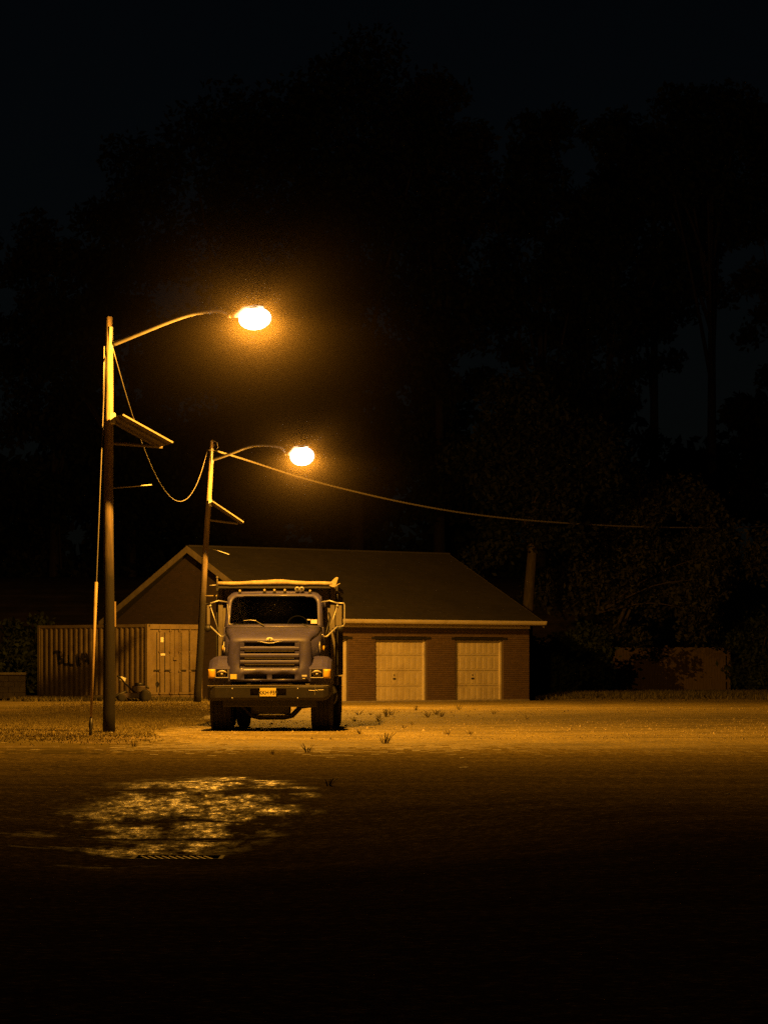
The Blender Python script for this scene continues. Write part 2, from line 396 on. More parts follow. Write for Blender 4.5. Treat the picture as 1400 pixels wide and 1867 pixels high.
    if rgh: L.new(rgh, b.inputs['Roughness'])
    else: b.inputs['Roughness'].default_value = rough
    bp = N.new('ShaderNodeBump'); bp.inputs['Strength'].default_value = bump; bp.inputs['Distance'].default_value = .03
    L.new(hgt, bp.inputs['Height']); L.new(bp.outputs[0], b.inputs['Normal'])
    return m
WET = (-2.05, 34.6, 1.4, 6.6); WET_ROUGH = .44
CRACKS = ((36.6, .3), (32.6, .25), (30.6, .22))
M['asphalt'] = ground_mat('chip_seal', (.22,.175,.068), (.50,.40,.155), .95, .3, 30, wet=True, spec=0, to_darken=True, pebble=45, track=.22)
M['gravel'] = ground_mat('gravel', (.32,.255,.09), (.47,.38,.13), .78, .5, 30, spec=.25, patch=(.24,.195,.07), pscale=.5, pebble=30, track=.14)
M['turf'] = ground_mat('turf', (.10,.085,.028), (.20,.165,.06), .95, .35, 18, patch=(.22,.175,.085), pscale=.5, track=.3)

# ------------------------------------------------------------------ ground
DRAIN = (-1.79, 28.6); GW, GD = .40, .30            # grate half sizes
def sstep(t):
    t = np.clip(t, 0, 1); return t*t*(3-2*t)
def wav(x, y):
    return (np.sin(x*1.7+y*.31)*.35 + np.sin(x*.53-y*.77+1.3)*.5 + np.sin(y*1.9+x*.4)*.22 + np.sin(x*3.1+2)*np.sin(y*2.3)*.18)
def ground_h(x, y):
    x = np.asarray(x, float); y = np.asarray(y, float)
    r = np.sqrt(((x-DRAIN[0])/5.0)**2 + ((y-DRAIN[1])/np.where(y > DRAIN[1], 10.0, 15.0))**2)
    h = -.30*(1-sstep(r))
    flat = sstep((np.sqrt((x-DRAIN[0])**2+(y-DRAIN[1])**2)-.6)/1.0)
    h = h + wav(x, y)*.012*flat*(1-sstep((y-62)/4)*.75)
    left = sstep((-4.6-x)/1.2)                       # verge behind the first pole rises a little towards the container
    h = h + .12*left*sstep((y-84)/16)
    h = h + 6.0*sstep((y-150)/32)
    h = h + .14*sstep((x-5.9)/1.5)*sstep((y-119)/6) + .12*sstep((y-130)/8)*(1-sstep((x-5.9)/1.5))*(1-left)
    return h
def hz(x, y): return float(ground_h(x, y))
xs = np.concatenate([[-3000,-600,-150,-60,-35,-25], np.arange(-18, -8, .35), np.arange(-8, 8, .13), np.arange(8, 20.1, .4), [26,36,60,150,600,3000]])
ys = np.concatenate([[-1500,-200,-30,-8,0,5], np.arange(8, 20, .3), np.arange(20, 46, .13), np.arange(46, 75, .25), np.arange(75, 160, .6), np.arange(160, 215, 3), [260,400,900,3000]])
xs = np.unique(np.concatenate([xs[np.abs(xs-DRAIN[0]) > GW+.05], [DRAIN[0]-GW, DRAIN[0]+GW]]))
ys = np.unique(np.concatenate([ys[np.abs(ys-DRAIN[1]) > GD+.05], [DRAIN[1]-GD, DRAIN[1]+GD]]))
GX, GY = np.meshgrid(xs, ys); GZ = ground_h(GX, GY)
GV = np.stack([GX, GY, GZ], -1)
cxm = (GX[:-1,:-1]+GX[1:,1:])/2; cym = (GY[:-1,:-1]+GY[1:,1:])/2
edge_a = 53.5 + np.sin(cxm*.9)*.5 + np.sin(cxm*2.3+1)*.3 + RNG.normal(size=cxm.shape)*1.9          # where the asphalt stops and the gravel lot starts
left_e = -4.3 + np.sin(cym*.35)*.35 + np.sin(cym*1.1+2)*.2 - np.clip((cym-66)*.012, -1, .5)
left_e = left_e + RNG.normal(size=cxm.shape)*.45
turf = ((cxm < left_e) & (cym > 49 + np.sin(cxm*1.7)*1.5 + RNG.normal(size=cxm.shape)*3)) | ((cym > 122) & (cxm > 5.4)) | (cym > 127) | (cxm < -9)
asph = (~turf) & (cym < edge_a)
hole = (np.abs(cxm-DRAIN[0]) < GW) & (np.abs(cym-DRAIN[1]) < GD)
def ground_piece(name, mask, mat):
    i, j = np.nonzero(mask & ~hole)
    nx = len(xs); idx = np.stack([i*nx+j, i*nx+j+1, (i+1)*nx+j+1, (i+1)*nx+j], 1)
    u, inv = np.unique(idx.ravel(), return_inverse=True)
    V = GV.reshape(-1, 3)[u].astype(np.float32); I = inv.astype(np.int32).ravel(); n = len(idx)
    me = bpy.data.meshes.new(name); me.vertices.add(len(V)); me.vertices.foreach_set('co', V.ravel())
    me.loops.add(n*4); me.loops.foreach_set('vertex_index', I)
    me.polygons.add(n); me.polygons.foreach_set('loop_start', np.arange(0, n*4, 4, dtype=np.int32)); me.polygons.foreach_set('loop_total', np.full(n, 4, dtype=np.int32))
    me.update(calc_edges=True); me.validate(); me.materials.append(mat)
    me.polygons.foreach_set('use_smooth', np.ones(n, dtype=bool))
    o = bpy.data.objects.new(name, me); col.objects.link(o); o['kind'] = 'structure'
    return o
ground_piece('grass_ground', turf, M['turf'])
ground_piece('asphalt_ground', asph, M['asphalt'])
ground_piece('gravel_ground', ~turf & ~asph, M['gravel'])

# ------------------------------------------------------------------ brick garage
BY = R(42); BO = Vector((5.32, 121.0, 0))
bz0 = hz(2, 117)
bld = thing('brick_garage', 'long low brick garage with pitched shingle roof and row of pale roll-up doors', 'building', (BO.x, BO.y, bz0), BY)
LEN, DEP, EAVE, RIDGE = 12.1, 9.2, 2.90, 5.52
DOORS = [(1.31, 3.73), (5.10, 7.58), (8.84, 11.32)]
DTOP = 2.22
# wall core (mortar) with openings
w = MB(); ts = [0] + [t for d in DOORS for t in d] + [LEN]
for a, b_ in zip(ts[0::2], ts[1::2]): w.box(-b_, -a, 0, .25, .0, DTOP+.0)
w.box(-LEN, 0, 0, .25, DTOP+.1, 2.8)
w.build('front_wall', M['mortar'], bld)
# bricks, one by one
bm_ = MB(); ch = .0757
for r in range(37):
    z0 = .06 + r*ch; z1 = z0 + ch - .011
    if z1 > 2.62: break
    x = -LEN + (0 if r % 2 else -.112)
    while x < 0:
        x0, x1 = max(x, -LEN), min(x+.214, 0)
        segs = [(x0, x1)]
        if z1 > DTOP+.1 and z0 < DTOP+.1 : pass
        if z0 < DTOP+.09:
            for d0, d1 in DOORS:
                ns = []
                for s0, s1 in segs:
                    a, b_ = -d1, -d0
                    if s1 <= a or s0 >= b_: ns.append((s0, s1))
                    else:
                        if s0 < a: ns.append((s0, a))
                        if s1 > b_: ns.append((b_, s1))
                segs = ns
        for s0, s1 in segs:
            if s1-s0 > .03:
                e = random.uniform(-.002, .003)
                bm_.box(s0, s1, -.012-e, .004, z0, z1)
        x += .225
bo = bm_.build('bricks', M['brick'], bld); bo['kind'] = 'stuff'
MB().box(-LEN-.01, .01, -.02, .24, -.15, .055).build('footing', M['concrete'], bld)
gw_ = MB()
for x0, x1 in ((-LEN-.0, -LEN+.22), (-.22, 0)):
    gw_.prism([(.252, -.1), (DEP, -.1), (DEP, 2.85), (DEP/2, 5.35), (.252, 2.85)], 'x', x0+.003, x1-.003)
gw_.box(-LEN+.25, -.25, DEP-.25, DEP-.003, -.1, 2.8)
gw_.build('gable_wall', M['gable'], bld)
MB().box(-LEN+.3, -.3, 4, 4.1, 0, 2.7).build('inner_wall', M['concrete'], bld)
for d0, d1 in DOORS:
    MB().box(-d1-.18, -d0+.18, -.03, .2, DTOP+.003, DTOP+.085).build('lintel', M['blacksteel'], bld)
    MB().box(-d1+.002, -d1+.07, .10, .24, .0, DTOP).build('door_jamb', M['trim'], bld)
    MB().box(-d0-.07, -d0-.002, .10, .24, 0, DTOP).build('door_jamb', M['trim'], bld)
    dr = MB().box(-d1+.07, -d0-.07, .19, .22, .0, DTOP-.002).build('garage_door', M['gdoor'], bld)
    hgt = (DTOP-.02)/4
    for k in range(4):
        p = MB().box(-d1+.075, -d0-.075, .165, .187, .015+k*hgt, .015+(k+1)*hgt-.012)
        n = 8; wd = (d1-d0-.15)/n
        for q in range(n):
            xc = -d1+.075 + wd*(q+.5)
            p.box(xc-wd*.30, xc+wd*.30, .154, .164, .015+k*hgt+.07, .015+(k+1)*hgt-.075)
        p.build('door_panel', M['gdoor'], dr, bevel=.006)
    hx = -d1 + (d1-d0)*.42
    MB().box(hx-.06, hx+.06, .13, .151, .80, .85).build('handle', M['blacksteel'], dr); MB().box(hx-.02, hx+.02, .14, .1505, .92, .98).build('lock', M['blacksteel'], dr)
MB().box(-LEN-.02, .02, -.035, .05, 2.64, 2.75).build('frieze_board', M['trim'], bld)
rf = MB(); ov = .25; ey = -.52
th = math.atan2(RIDGE-EAVE, DEP/2-ey)
for s in (0, 1):
    ye, ym = (ey, DEP/2) if s == 0 else (DEP-ey, DEP/2)
    poly = [(ye, EAVE), (ym, RIDGE), (ym, RIDGE-.10), (ye, EAVE-.09)]
    rf.prism(poly, 'x', -LEN-ov, ov)
ro = rf.build('roof', M['shingle'], bld)
MB().box(-LEN-ov, ov, DEP/2-.12, DEP/2+.12, RIDGE-.045, RIDGE+.03).build('ridge_cap', M['shingle'], ro, bevel=.02)
MB().box(-LEN-ov+.05, ov-.05, ey+.03, .0, 2.755, 2.80).build('soffit', M['trim'], bld)
# gutter: rounded channel with lip
gp = [(ey-.02, 2.90), (ey-.13, 2.915), (ey-.14, 2.90), (ey-.125, 2.83), (ey-.09, 2.775), (ey-.02, 2.765), (ey+.02, 2.77), (ey+.02, 2.9)]
MB().prism(gp, 'x', -LEN-ov-.02, ov+.04).build('gutter', M['trim'], ro, bevel=.01)
for xr in (-LEN-ov-.03, ov+.002):
    for ys_, ye_ in ((ey, DEP/2), (DEP-ey, DEP/2)):
        MB().prism([(ys_, EAVE-.005), (ye_, RIDGE-.005), (ye_, RIDGE-.24), (ys_, EAVE-.22)], 'x', xr, xr+.028).build('rake_board', M['raketrim'], ro)

# ------------------------------------------------------------------ shipping container
cz = .14
CO = at(269, 1277, 111); CYAW = R(43.5)
con = thing('shipping_container', 'tan corrugated shipping container with spray-painted side and double doors', 'container', (CO.x, CO.y, cz), CYAW)
W, LC, HC = 2.44, 6.06, 2.56            # local: x 0..W along door end, y 0..LC along the side
MB().box(0, .14, 0, .14, .0, HC).build('corner_post', M['cont'], con, bevel=.01)
MB().box(W-.14, W, 0, .14, .0, HC).build('corner_post', M['cont'], con, bevel=.01)
for x in (0, W-.14): MB().box(x, x+.14, LC-.14, LC, 0, HC).build('corner_post', M['cont'], con, bevel=.01)
MB().box(.141, W-.141, .0, .12, HC-.17, HC-.002).build('door_header', M['cont'], con, bevel=.008)
MB().box(.141, W-.141, .0, .12, .002, .15).build('door_sill', M['cont'], con, bevel=.008)
for x in (0.0, W-.08):
    MB().box(x+.003, x+.077, .141, LC-.141, HC-.10, HC-.003).build('top_rail', M['cont'], con)
    MB().box(x+.003, x+.077, .141, LC-.141, .003, .14).build('bottom_rail', M['cont'], con)
def corr(y):
    """depth of the corrugation at position y along the side"""
    t = (y / .278) % 1.0
    if t < .26: return .0
    if t < .5: return (t-.26)/.24*.022
    if t < .76: return .022
    return (1-(t-.76)/.24)*.022
ysl = []
k = 0
while k*.278 < LC-.15:
    ysl += [k*.278 + .278*q for q in (0, .26, .5, .76)]; k += 1
ysl = [y for y in ysl if .14 <= y <= LC-.14]
for x0, sg in ((.012, 1), (W-.012, -1)):
    MB().grid([[(x0+sg*corr(y), y, .141) for y in ysl], [(x0+sg*corr(y), y, HC-.101) for y in ysl]]).build('corrugated_side', M['cont'], con, solid=.004)
MB().box(.08, W-.08, .12, LC-.05, HC-.06, HC-.03).build('roof_sheet', M['cont'], con)
MB().box(.1, W-.1, LC-.06, LC-.02, .1, HC-.1).build('end_wall', M['cont'], con)
MB().box(.141, W-.141, .06, .11, .151, HC-.171).build('door_seal', M['seal'], con)
dm = W/2
for x0, x1 in ((.155, dm-.012), (dm+.012, W-.155)):
    d = MB().box(x0, x1, .025, .058, .175, HC-.195).build('door', M['cont'], con, bevel=.006)
    for q in (1/3, 2/3):
        xx = x0+(x1-x0)*q
        MB().box(xx-.09, xx-.05, .0245, .03, .25, HC-.28).build('panel_groove', M['seal'], d)
    for q in (.38, .82) if x0 < 1 else (.18, .62):
        xx = x0+(x1-x0)*q
        MB().tube([(xx, -.012, .03), (xx, -.012, HC-.05)], .017, 8).build('locking_rod', M['cont'], d, smooth=True)
        MB().box(xx-.28 if x0 < 1 else xx, xx if x0 < 1 else xx+.28, -.03, -.014, .98, 1.02).build('rod_handle', M['seal'], d)
        for zz in (.2, .95, 1.6, HC-.24):
            MB().box(xx-.05, xx+.05, -.03, .0248, zz, zz+.045).build('rod_guide', M['cont'], d)
MB().box(dm-.08, dm+.07, -.04, .02, 1.34, 1.44).build('lock_box', M['cont'], con, bevel=.01)
d = MB().box(.155+.45, .155+.57, .0205, .0245, 1.95, 2.12).build('placard', M['white'], con)
MB().box(.155+.41, .155+.64, .0205, .0245, 1.50, 1.57).build('placard', M['white'], con)
MB().ell((.46, .0235, .52), .085, .004, .1, 12, 6).build('rust_spot', M['spray'], con)
for z in (0.0, HC-.11):
    for x in (.0, W-.165):
        MB().box(x-.004, x+.17, -.006, .02, z+.003, z+.11).build('corner_casting', M['cont'], con, bevel=.008)
        MB().ell((x+.085, -.006, z+.055), .03, .004, .045, 10, 6).build('casting_hole', M['seal'], con)
# spray-painted letters following the corrugation: strokes in (y along side measured from the door corner, z)
def stroke(pts, wd=.10):
    fine = []
    for a, b_ in zip(pts[:-1], pts[1:]):
        n = max(2, int((Vector(a)-Vector(b_)).length/.03))
        fine += [Vector(a).lerp(Vector(b_), i/n) for i in range(n)]
    fine.append(Vector(pts[-1])); rows = [[], []]
    for i, p in enumerate(fine):
        t = (fine[min(i+1, len(fine)-1)] - fine[max(i-1, 0)]); t = t.normalized() if t.length else Vector((1, 0)); nrm = Vector((-t.y, t.x))*wd/2
        for r_, sg in zip(rows, (-1, 1)):
            q = p+nrm*sg; r_.append((.012+corr(q.x)-.006, q.x, q.y))
    return rows
def sy(px):            # photo column -> distance along side from the door corner
    k = (px-CX)/F_PX; s_, c_ = math.sin(CYAW), math.cos(CYAW)
    return (CO.x - k*CO.y)/(s_ + k*c_)
def sp(px, py):
    y = sy(px); D = CO.y + y*math.cos(CYAW)
    return (y, CAMZ-(py-HY)*D/F_PX - cz)
letters = [[(104,1187),(106,1211)], [(96,1191),(104,1188),(111,1190),(112,1196),(106,1199)], [(106,1199),(113,1202),(113,1208),(106,1211)],
           [(117,1188),(116,1211),(124,1212)], [(124,1194),(126,1212),(133,1213)],
           [(139,1192),(141,1214),(144,1198),(147,1214),(150,1191)], [(154,1211),(157,1192),(161,1211)], [(155,1205),(160,1205)]]
for st in letters:
    MB().grid(stroke([sp(*p) for p in st])).build('spray_stroke', M['spray'], con)
for y in (.3, LC-.4):
    MB().box(.05, W-.05, y, y+.2, -.14, .0).build('support_block', M['concrete'], con)

# ------------------------------------------------------------------ dump truck
TRK = at(491, 1332, 66.8); TRK.z = hz(-2.3, 68)
trk = thing('dump_truck', 'blue conventional-cab dump truck parked facing the camera under the street lamp', 'truck', TRK, R(-.9))
def sym(f):
    for s in (-1, 1): f(s)
# nose and hood: one continuous shell with the grille and lower intake left open
rows = [(.115,1.01,.86),(.11,1.066,.86),(.112,1.165,.86),(.118,1.29,.86),(.145,1.55,.855),(.175,1.812,.84),(.20,1.862,.83),(.245,1.91,.82),(.33,1.945,.82),(.55,1.985,.84),(.9,2.03,.88),(1.3,2.085,.94),(1.74,2.15,1.0)]
cols = [-1,-.985,-.95,-.88,-.715,-.6,-.3,-.058,.058,.3,.6,.715,.88,.95,.985,1]
def edge_off(xn):
    a = abs(xn)
    return {1:.16,.985:.09,.95:.045,.88:.018}.get(a, .006*a*a)
hood = MB(); grid_v = []
for i, (d, z, w_) in enumerate(rows):
    t = max(0, min(1, (i-5)/3)); r_ = []
    for xn in cols:
        e = edge_off(xn); x = xn*w_
        if abs(xn) <= .715 and i <= 6: x = xn*.86
        r_.append((x, d + e*(1-t) + .02*xn*xn*(1-t), z - e*t*(.8 if i < 12 else .5)))
    grid_v.append(r_)
n = len(cols); vv = [p for r_ in grid_v for p in r_]; ff = []
for i in range(len(rows)-1):
    for k_ in range(n-1):
        xa, xb = cols[k_], cols[k_+1]
        if i in (3, 4) and xa >= -.716 and xb <= .716: continue
        if i == 1 and xa >= -.601 and xb <= .601 and not (xa >= -.06 and xb <= .06): continue
        ff.append((i*n+k_, i*n+k_+1, (i+1)*n+k_+1, (i+1)*n+k_))
hood.add(vv, ff)
# hood flanks
for s, k_ in ((-1, 0), (1, n-1)):
    top = [grid_v[i][k_] for i in range(len(rows)-1, -1, -1)]
    bot = [(s*(abs(p[0])+.02), max(p[1], .30), 1.2) for p in top]
    top2 = [p for p in top if p[2] > 1.2]
    hood.grid([top2, [(s*(abs(p[0])+.03), max(p[1], .22), max(1.2, p[2]-.42)) for p in top2], [(s*(abs(p[0])+.03), max(p[1], .24), 1.18) for p in top2]])
hb = hood.build('hood', M['paint'], trk, smooth=True, solid=.012)
# grille
MB().box(-.66, .66, .30, .32, 1.02, 1.88).build('radiator', M['blacksteel'], trk)
for s in (-1, 1):
    MB().box(min(s*.514, s*.613), max(s*.514, s*.613), .165, .25, 1.292, 1.806).build('grille_side', M['paint'], trk, bevel=.006)

for z0, z1, dd in ((1.645,1.734,.150),(1.5,1.589,.132),(1.367,1.456,.12),(1.293,1.318,.12)):
    MB().prism([(dd+.02, z0), (dd, z0+.02), (dd, z1-.028), (dd+.03, z1), (dd+.12, z1), (dd+.12, z0)], 'x', -.60, .60).build('grille_bar', M['paint'], trk, bevel=.006)
    if z1 - z0 > .05:
        MB().box(-.505, .505, dd-.004+.006, dd+.02, z0-.014, z0-.002).build('grille_strip', M['dullsteel'], trk)
MB().box(-.014, .014, .17, .2, 1.30, 1.66).build('grille_divider', M['paint'], trk)
# emblem: small oval plate on a swooping strip
em = MB().lathe([(.0, .028), (.012, .036), (.014, .044), (.03, .046)], 'y', (0, 0, 0), 24)
em.v = [(x*1.55, y+.148, z*.98+1.872) for x, y, z in em.v]
emo = em.build('emblem', M['white'], trk, smooth=False)
MB().tube([(.035,.145,1.885),(.015,.145,1.893),(-.015,.145,1.888),(-.012,.145,1.874),(.015,.145,1.868),(.012,.145,1.856),(-.018,.145,1.852),(-.04,.145,1.86)], .005, 6).build('emblem_mark', M['ink'], emo)
MB().tube([(-.25,.158,1.828),(-.16,.155,1.826),(-.09,.15,1.806),(0,.148,1.797),(.09,.15,1.806),(.16,.155,1.826),(.25,.158,1.828)], .008, 6).build('emblem_strip', M['chrome'], trk, smooth=True)
MB().prism([(-.24,1.83),(-.15,1.828),(-.08,1.81),(0,1.80),(.08,1.81),(.15,1.828),(.24,1.83)], 'y', .165, .20).build('emblem_backing', M['paint'], trk)
# fenders with headlights
def arch(c, z, r, a0, a1, n_=12):
    return [(c+r*math.cos(R(a0+(a1-a0)*i/n_)), z+r*math.sin(R(a0+(a1-a0)*i/n_))) for i in range(n_+1)]
AX = 1.12; WR = .545
def fender(s):
    prof = [(.10,1.01),(.10,1.285),(.20,1.33),(.42,1.465),(.62,1.525),(1.15,1.54),(1.6,1.50),(1.80,1.38),(1.86,.95)] + arch(AX, .56, .64, 37, 148)[0:] + [(.50,1.01)]
    m_ = MB(); xin, xout = .80, 1.235
    def pt(p, x, o):
        d, z = p
        if o == 1: return (s*x, d+(.015 if z < 1.3 else .05), z-(0 if z < 1.3 else .02))
        if o == 2: return (s*(x+.015), d+(.06 if d < .45 else 0), z-(.0 if z < 1.3 else .09))
        return (s*x, d, z)
    L3 = [[pt(p, xin, 0) for p in prof], [pt(p, 1.06, 0) for p in prof], [pt(p, 1.17, 1) for p in prof], [pt(p, xout, 2) for p in prof]]
    nn = len(prof); vv_ = [q for l in L3 for q in l]; ff_ = []
    for a in range(3):
        for k_ in range(nn): ff_.append((a*nn+k_, a*nn+(k_+1) % nn, (a+1)*nn+(k_+1) % nn, (a+1)*nn+k_))
    ff_.append(tuple(range(nn))); ff_.append(tuple(range(4*nn-1, 3*nn-1, -1)))
    fo = m_.add(vv_, ff_).build('fender', M['paint'], trk, bevel=.012)
    # headlight: dark bucket, reflector bowl, bulb, clear lens, bright bezel; amber lamp outboard
    x0, x1 = .83, 1.10
    hl = MB().box(min(s*x0, s*x1), max(s*x0, s*x1), .085, .099, 1.092, 1.262).build('headlight', M['blacksteel'], trk)
    rfm = MB().ell((s*.965, .079, 1.178), .105, .012, .07, 20, 8).build('reflector', M['dish'], hl, smooth=True)
    MB().ell((s*.965, .062, 1.17), .028, .02, .022, 10, 6).build('bulb', M['white'], hl, smooth=True)
    MB().box(min(s*(x0+.012), s*(x1-.012)), max(s*(x0+.012), s*(x1-.012)), .050, .054, 1.102, 1.252).build('lens', M['lens'], hl)
    bz = MB()
    for a in ((x0, x1, 1.088, 1.104), (x0, x0+.014, 1.1045, 1.255), (x1-.014, x1, 1.1045, 1.262)):
        bz.box(min(s*a[0], s*a[1]), max(s*a[0], s*a[1]), .045, .085, a[2], a[3])
    bz.build('bezel', M['chrome'], hl, bevel=.004)
    aw = [(1.105,.05),(1.19,.055),(1.228,.085),(1.24,.14)]
    MB().grid([[(s*x, y, 1.085) for x, y in aw], [(s*x, y-.01, 1.12) for x, y in aw], [(s*x, y-.01, 1.23) for x, y in aw], [(s*x, y, 1.265) for x, y in aw]]).build('turn_signal', M['amber'], trk, smooth=True, solid=.02)
sym(fender)
# lower valance strips, stickers
MB().box(-.795, -.665, .096, .103, 1.068, 1.166).build('inspection_sticker', M['yellowplate'], trk)
MB().box(.66, .76, .098, .104, 1.118, 1.152).box(.675, .725, .098, .104, 1.07, 1.088).build('small_sticker', M['white'], trk)
# bumper: wrapped channel with a slot for the plate
bprof = [(.05,.935),(.015,.925),(.0,.90),(.0,.69),(.03,.645),(.09,.625)]
bx = [-1.27,-1.25,-1.2,-1.1,-.41,.37,1.1,1.2,1.25,1.27]; bmesh_ = MB(); R_ = []
for x in bx:
    a = abs(x); back = 0 if a <= 1.1 else {1.2:.04,1.25:.12,1.27:.34}[a]; lift = 0 if (a <= 1.1 or x < 0) else {1.2:.05,1.25:.12,1.27:.16}[a]
    R_.append([(x, d+back, z+(lift if z < .8 else 0)) for d, z in bprof])
nb = len(bprof); vv = [p for r_ in R_ for p in r_]; ff = []
for i in range(len(bx)-1):
    for k_ in range(nb-1): ff.append((i*nb+k_, i*nb+k_+1, (i+1)*nb+k_+1, (i+1)*nb+k_))
# slot: replace the flat middle face by a frame around an opening
ff = [f for f in ff if not (f[0] == 4*nb+2)]
bmesh_.add(vv, ff)
sl = [(-.41,.90),(.37,.90),(.37,.69),(-.41,.69)]; inn = [(-.385,.872),(.345,.872),(.345,.735),(-.385,.735)]
bmesh_.add([(x,0,z) for x, z in sl] + [(x,0,z) for x, z in inn] + [(x,.06,z) for x, z in inn], [(0,1,5,4),(1,2,6,5),(2,3,7,6),(3,0,4,7),(4,5,9,8),(5,6,10,9),(6,7,11,10),(7,4,8,11)])
bo = bmesh_.build('front_bumper', M['bumper'], trk, smooth=False, bevel=0)
MB().box(-.40, .36, .075, .085, .70, .89).build('slot_back', M['blacksteel'], bo)
for x in (-.29, .27): MB().box(x-.07, x+.07, .03, .074, .83, .865).build('tow_hook', M['bumper'], bo)
for x in (-.75, .58):
    for z in (.87, .68): MB().ell((x, -.002, z), .016, .008, .016, 8, 4).build('bolt', M['steel'], bo, smooth=True)
MB().tube([(-1.255,.01,.93),(-.4,.005,.938),(.4,.005,.938),(1.2,.04,.935)], .008, 6).build('bumper_edge', M['dullsteel'], bo)
PL = MB().box(-.19, .14, -.022, -.012, .715, .885).build('license_plate', M['yellowplate'], trk, bevel=.004)
tx = bpy.data.curves.new('plate_number', 'FONT'); tx.body = 'XKH·F59'; tx.align_x = 'CENTER'; tx.offset = .001; tx.size = .105; tx.extrude = .0015; tx.space_character = .98
to = bpy.data.objects.new('plate_number', tx); col.objects.link(to); to.parent = PL; to.location = (-.025, -.0245, .765); to.rotation_euler = (R(90), 0, 0); tx.materials.append(M['ink'])
bpy.context.view_layer.update()
tm = bpy.data.meshes.new_from_object(to.evaluated_get(bpy.context.evaluated_depsgraph_get())); col.objects.unlink(to); bpy.data.objects.remove(to)
tm.materials.clear(); tm.materials.append(M['ink']); to = bpy.data.objects.new('plate_number', tm); col.objects.link(to); to.parent = PL; to.location = (-.025, -.0245, .760); to.rotation_euler = (R(90), 0, 0)
# scuffs on the bumper
MB().tube([(.93,-.004,.96),(.935,-.006,.9),(.925,-.006,.74)], .004, 5).tube([(.8,-.004,.84),(.9,-.004,.835),(1.0,-.004,.845),(1.1,-.002,.85)], .003, 5).build('scratch', M['steel'], bo)
# cab shell
CB = 2.15   # roof front
cabm = MB()
zs_b, zs_t = 2.19, 2.77
# A pillars + roof + cowl as one profile frame round the windscreen
def wsd(z): return 1.76 + (z-2.15)*.62
def ring(hw0, hw1, z0, z1, off, n_=10, rad=.14):
    """rounded windscreen outline (x, z)"""
    pts = [(-hw0, z0), (hw0, z0)]
    for i in range(n_+1):
        a = i/n_*math.pi/2; pts.append((hw1-rad+rad*math.cos(a), z1-rad+rad*math.sin(a)))
    for i in range(n_+1):
        a = math.pi/2+i/n_*math.pi/2; pts.append((-hw1+rad+rad*math.cos(a), z1-rad+rad*math.sin(a)))
    return [(x, wsd(z)+off + .12*abs(x)**3, z + .025*(1-(x/hw0)**2)*(1 if z > 2.6 else 0)) for x, z in pts]
inner = ring(.925, .90, zs_b+.02, zs_t, 0); outer = ring(1.03, .985, 2.12, 2.84, .02, rad=.17); outer2 = ring(1.035, .985, 2.10, 2.87, .16, rad=.17)
nn = len(inner)
cabm.add(inner+outer+outer2, [(i, (i+1) % nn, nn+(i+1) % nn, nn+i) for i in range(nn)] + [(nn+i, nn+(i+1) % nn, 2*nn+(i+1) % nn, 2*nn+i) for i in range(nn)])
cab = cabm.build('windscreen_frame', M['paint'], trk, smooth=True, solid=.02)
roofp = [(-.985,2.70),(-.97,2.78),(-.90,2.845),(-.75,2.872),(-.4,2.885),(0,2.89),(.4,2.885),(.75,2.872),(.90,2.845),(.97,2.78),(.985,2.70)]
rr_ = MB().grid([[(x, wsd(z)+.1, z-.015) for x, z in roofp], [(x, 2.45, z+.01) for x, z in roofp], [(x, 3.05, z) for x, z in roofp]])
rr_.build('cab_roof', M['paint'], trk, smooth=True, solid=.02)
for s in (-1, 1):
    dp = [(1.90,2.15),(1.80,1.9),(1.80,.95),(2.98,.95),(2.98,2.2),(1.95,2.2)]
    dor = MB().prism([(1.80,.92),(3.0,.92),(3.0,2.14),(1.86,2.14)], 'x', s*1.0, s*1.045).build('cab_door', M['paint'], trk, bevel=.01)
    MB().prism([(1.90,2.15),(2.98,2.15),(2.98,2.68),(2.2,2.68)], 'x', s*1.01, s*1.015).build('side_window', M['lens'], dor)
    MB().box(min(s*1.046, s*1.07), max(s*1.046, s*1.07), 2.75, 2.88, 1.72, 1.76).build('door_handle', M['chrome'], dor)
    MB().box(min(s*.96, s*1.04), max(s*.96, s*1.04), 2.99, 3.06, .95, 2.72).build('cab_pillar', M['paint'], trk)
MB().box(-.985, .985, 3.03, 3.06, .95, 2.70).build('cab_rear_wall', M['blacksteel'], trk)
MB().box(-1.0, 1.0, 1.76, 3.03, .90, .94).build('cab_floor', M['blacksteel'], trk)
MB().box(-.985, .985, 1.74, 1.78, 1.2, 2.10).build('firewall', M['blacksteel'], trk)
wsg = MB(); Rw = []
for z in np.linspace(zs_b+.0, zs_t+.02, 5): Rw.append([(x, wsd(z)+.012+.12*abs(x)**3, z+.02*(1-(x/.95)**2)*(1 if z > 2.6 else 0)) for x in np.linspace(-.935, .935, 13)])
wsg.grid(Rw).build('windscreen', M['glass'], trk, smooth=True)
cw = MB().grid([[(x, 1.70+.05*abs(x)**3, 2.14) for x in np.linspace(-1, 1, 9)], [(x, 1.80+.10*abs(x)**3, 2.20-.03*x*x) for x in np.linspace(-1, 1, 9)]])
cw.build('cowl', M['paint'], trk, smooth=True, solid=.015)
MB().box(-.95, .95, 1.95, 2.25, 1.9, 2.21).build('dashboard', M['dash'], trk, bevel=.03)
st_ = MB().tube([(.48+.21*math.cos(a), 2.36+.085*math.sin(a), 2.2+.18*math.sin(a)) for a in np.linspace(0, 2*math.pi, 25)], .016, 8)
st_.build('steering_wheel', M['blacksteel'], trk)
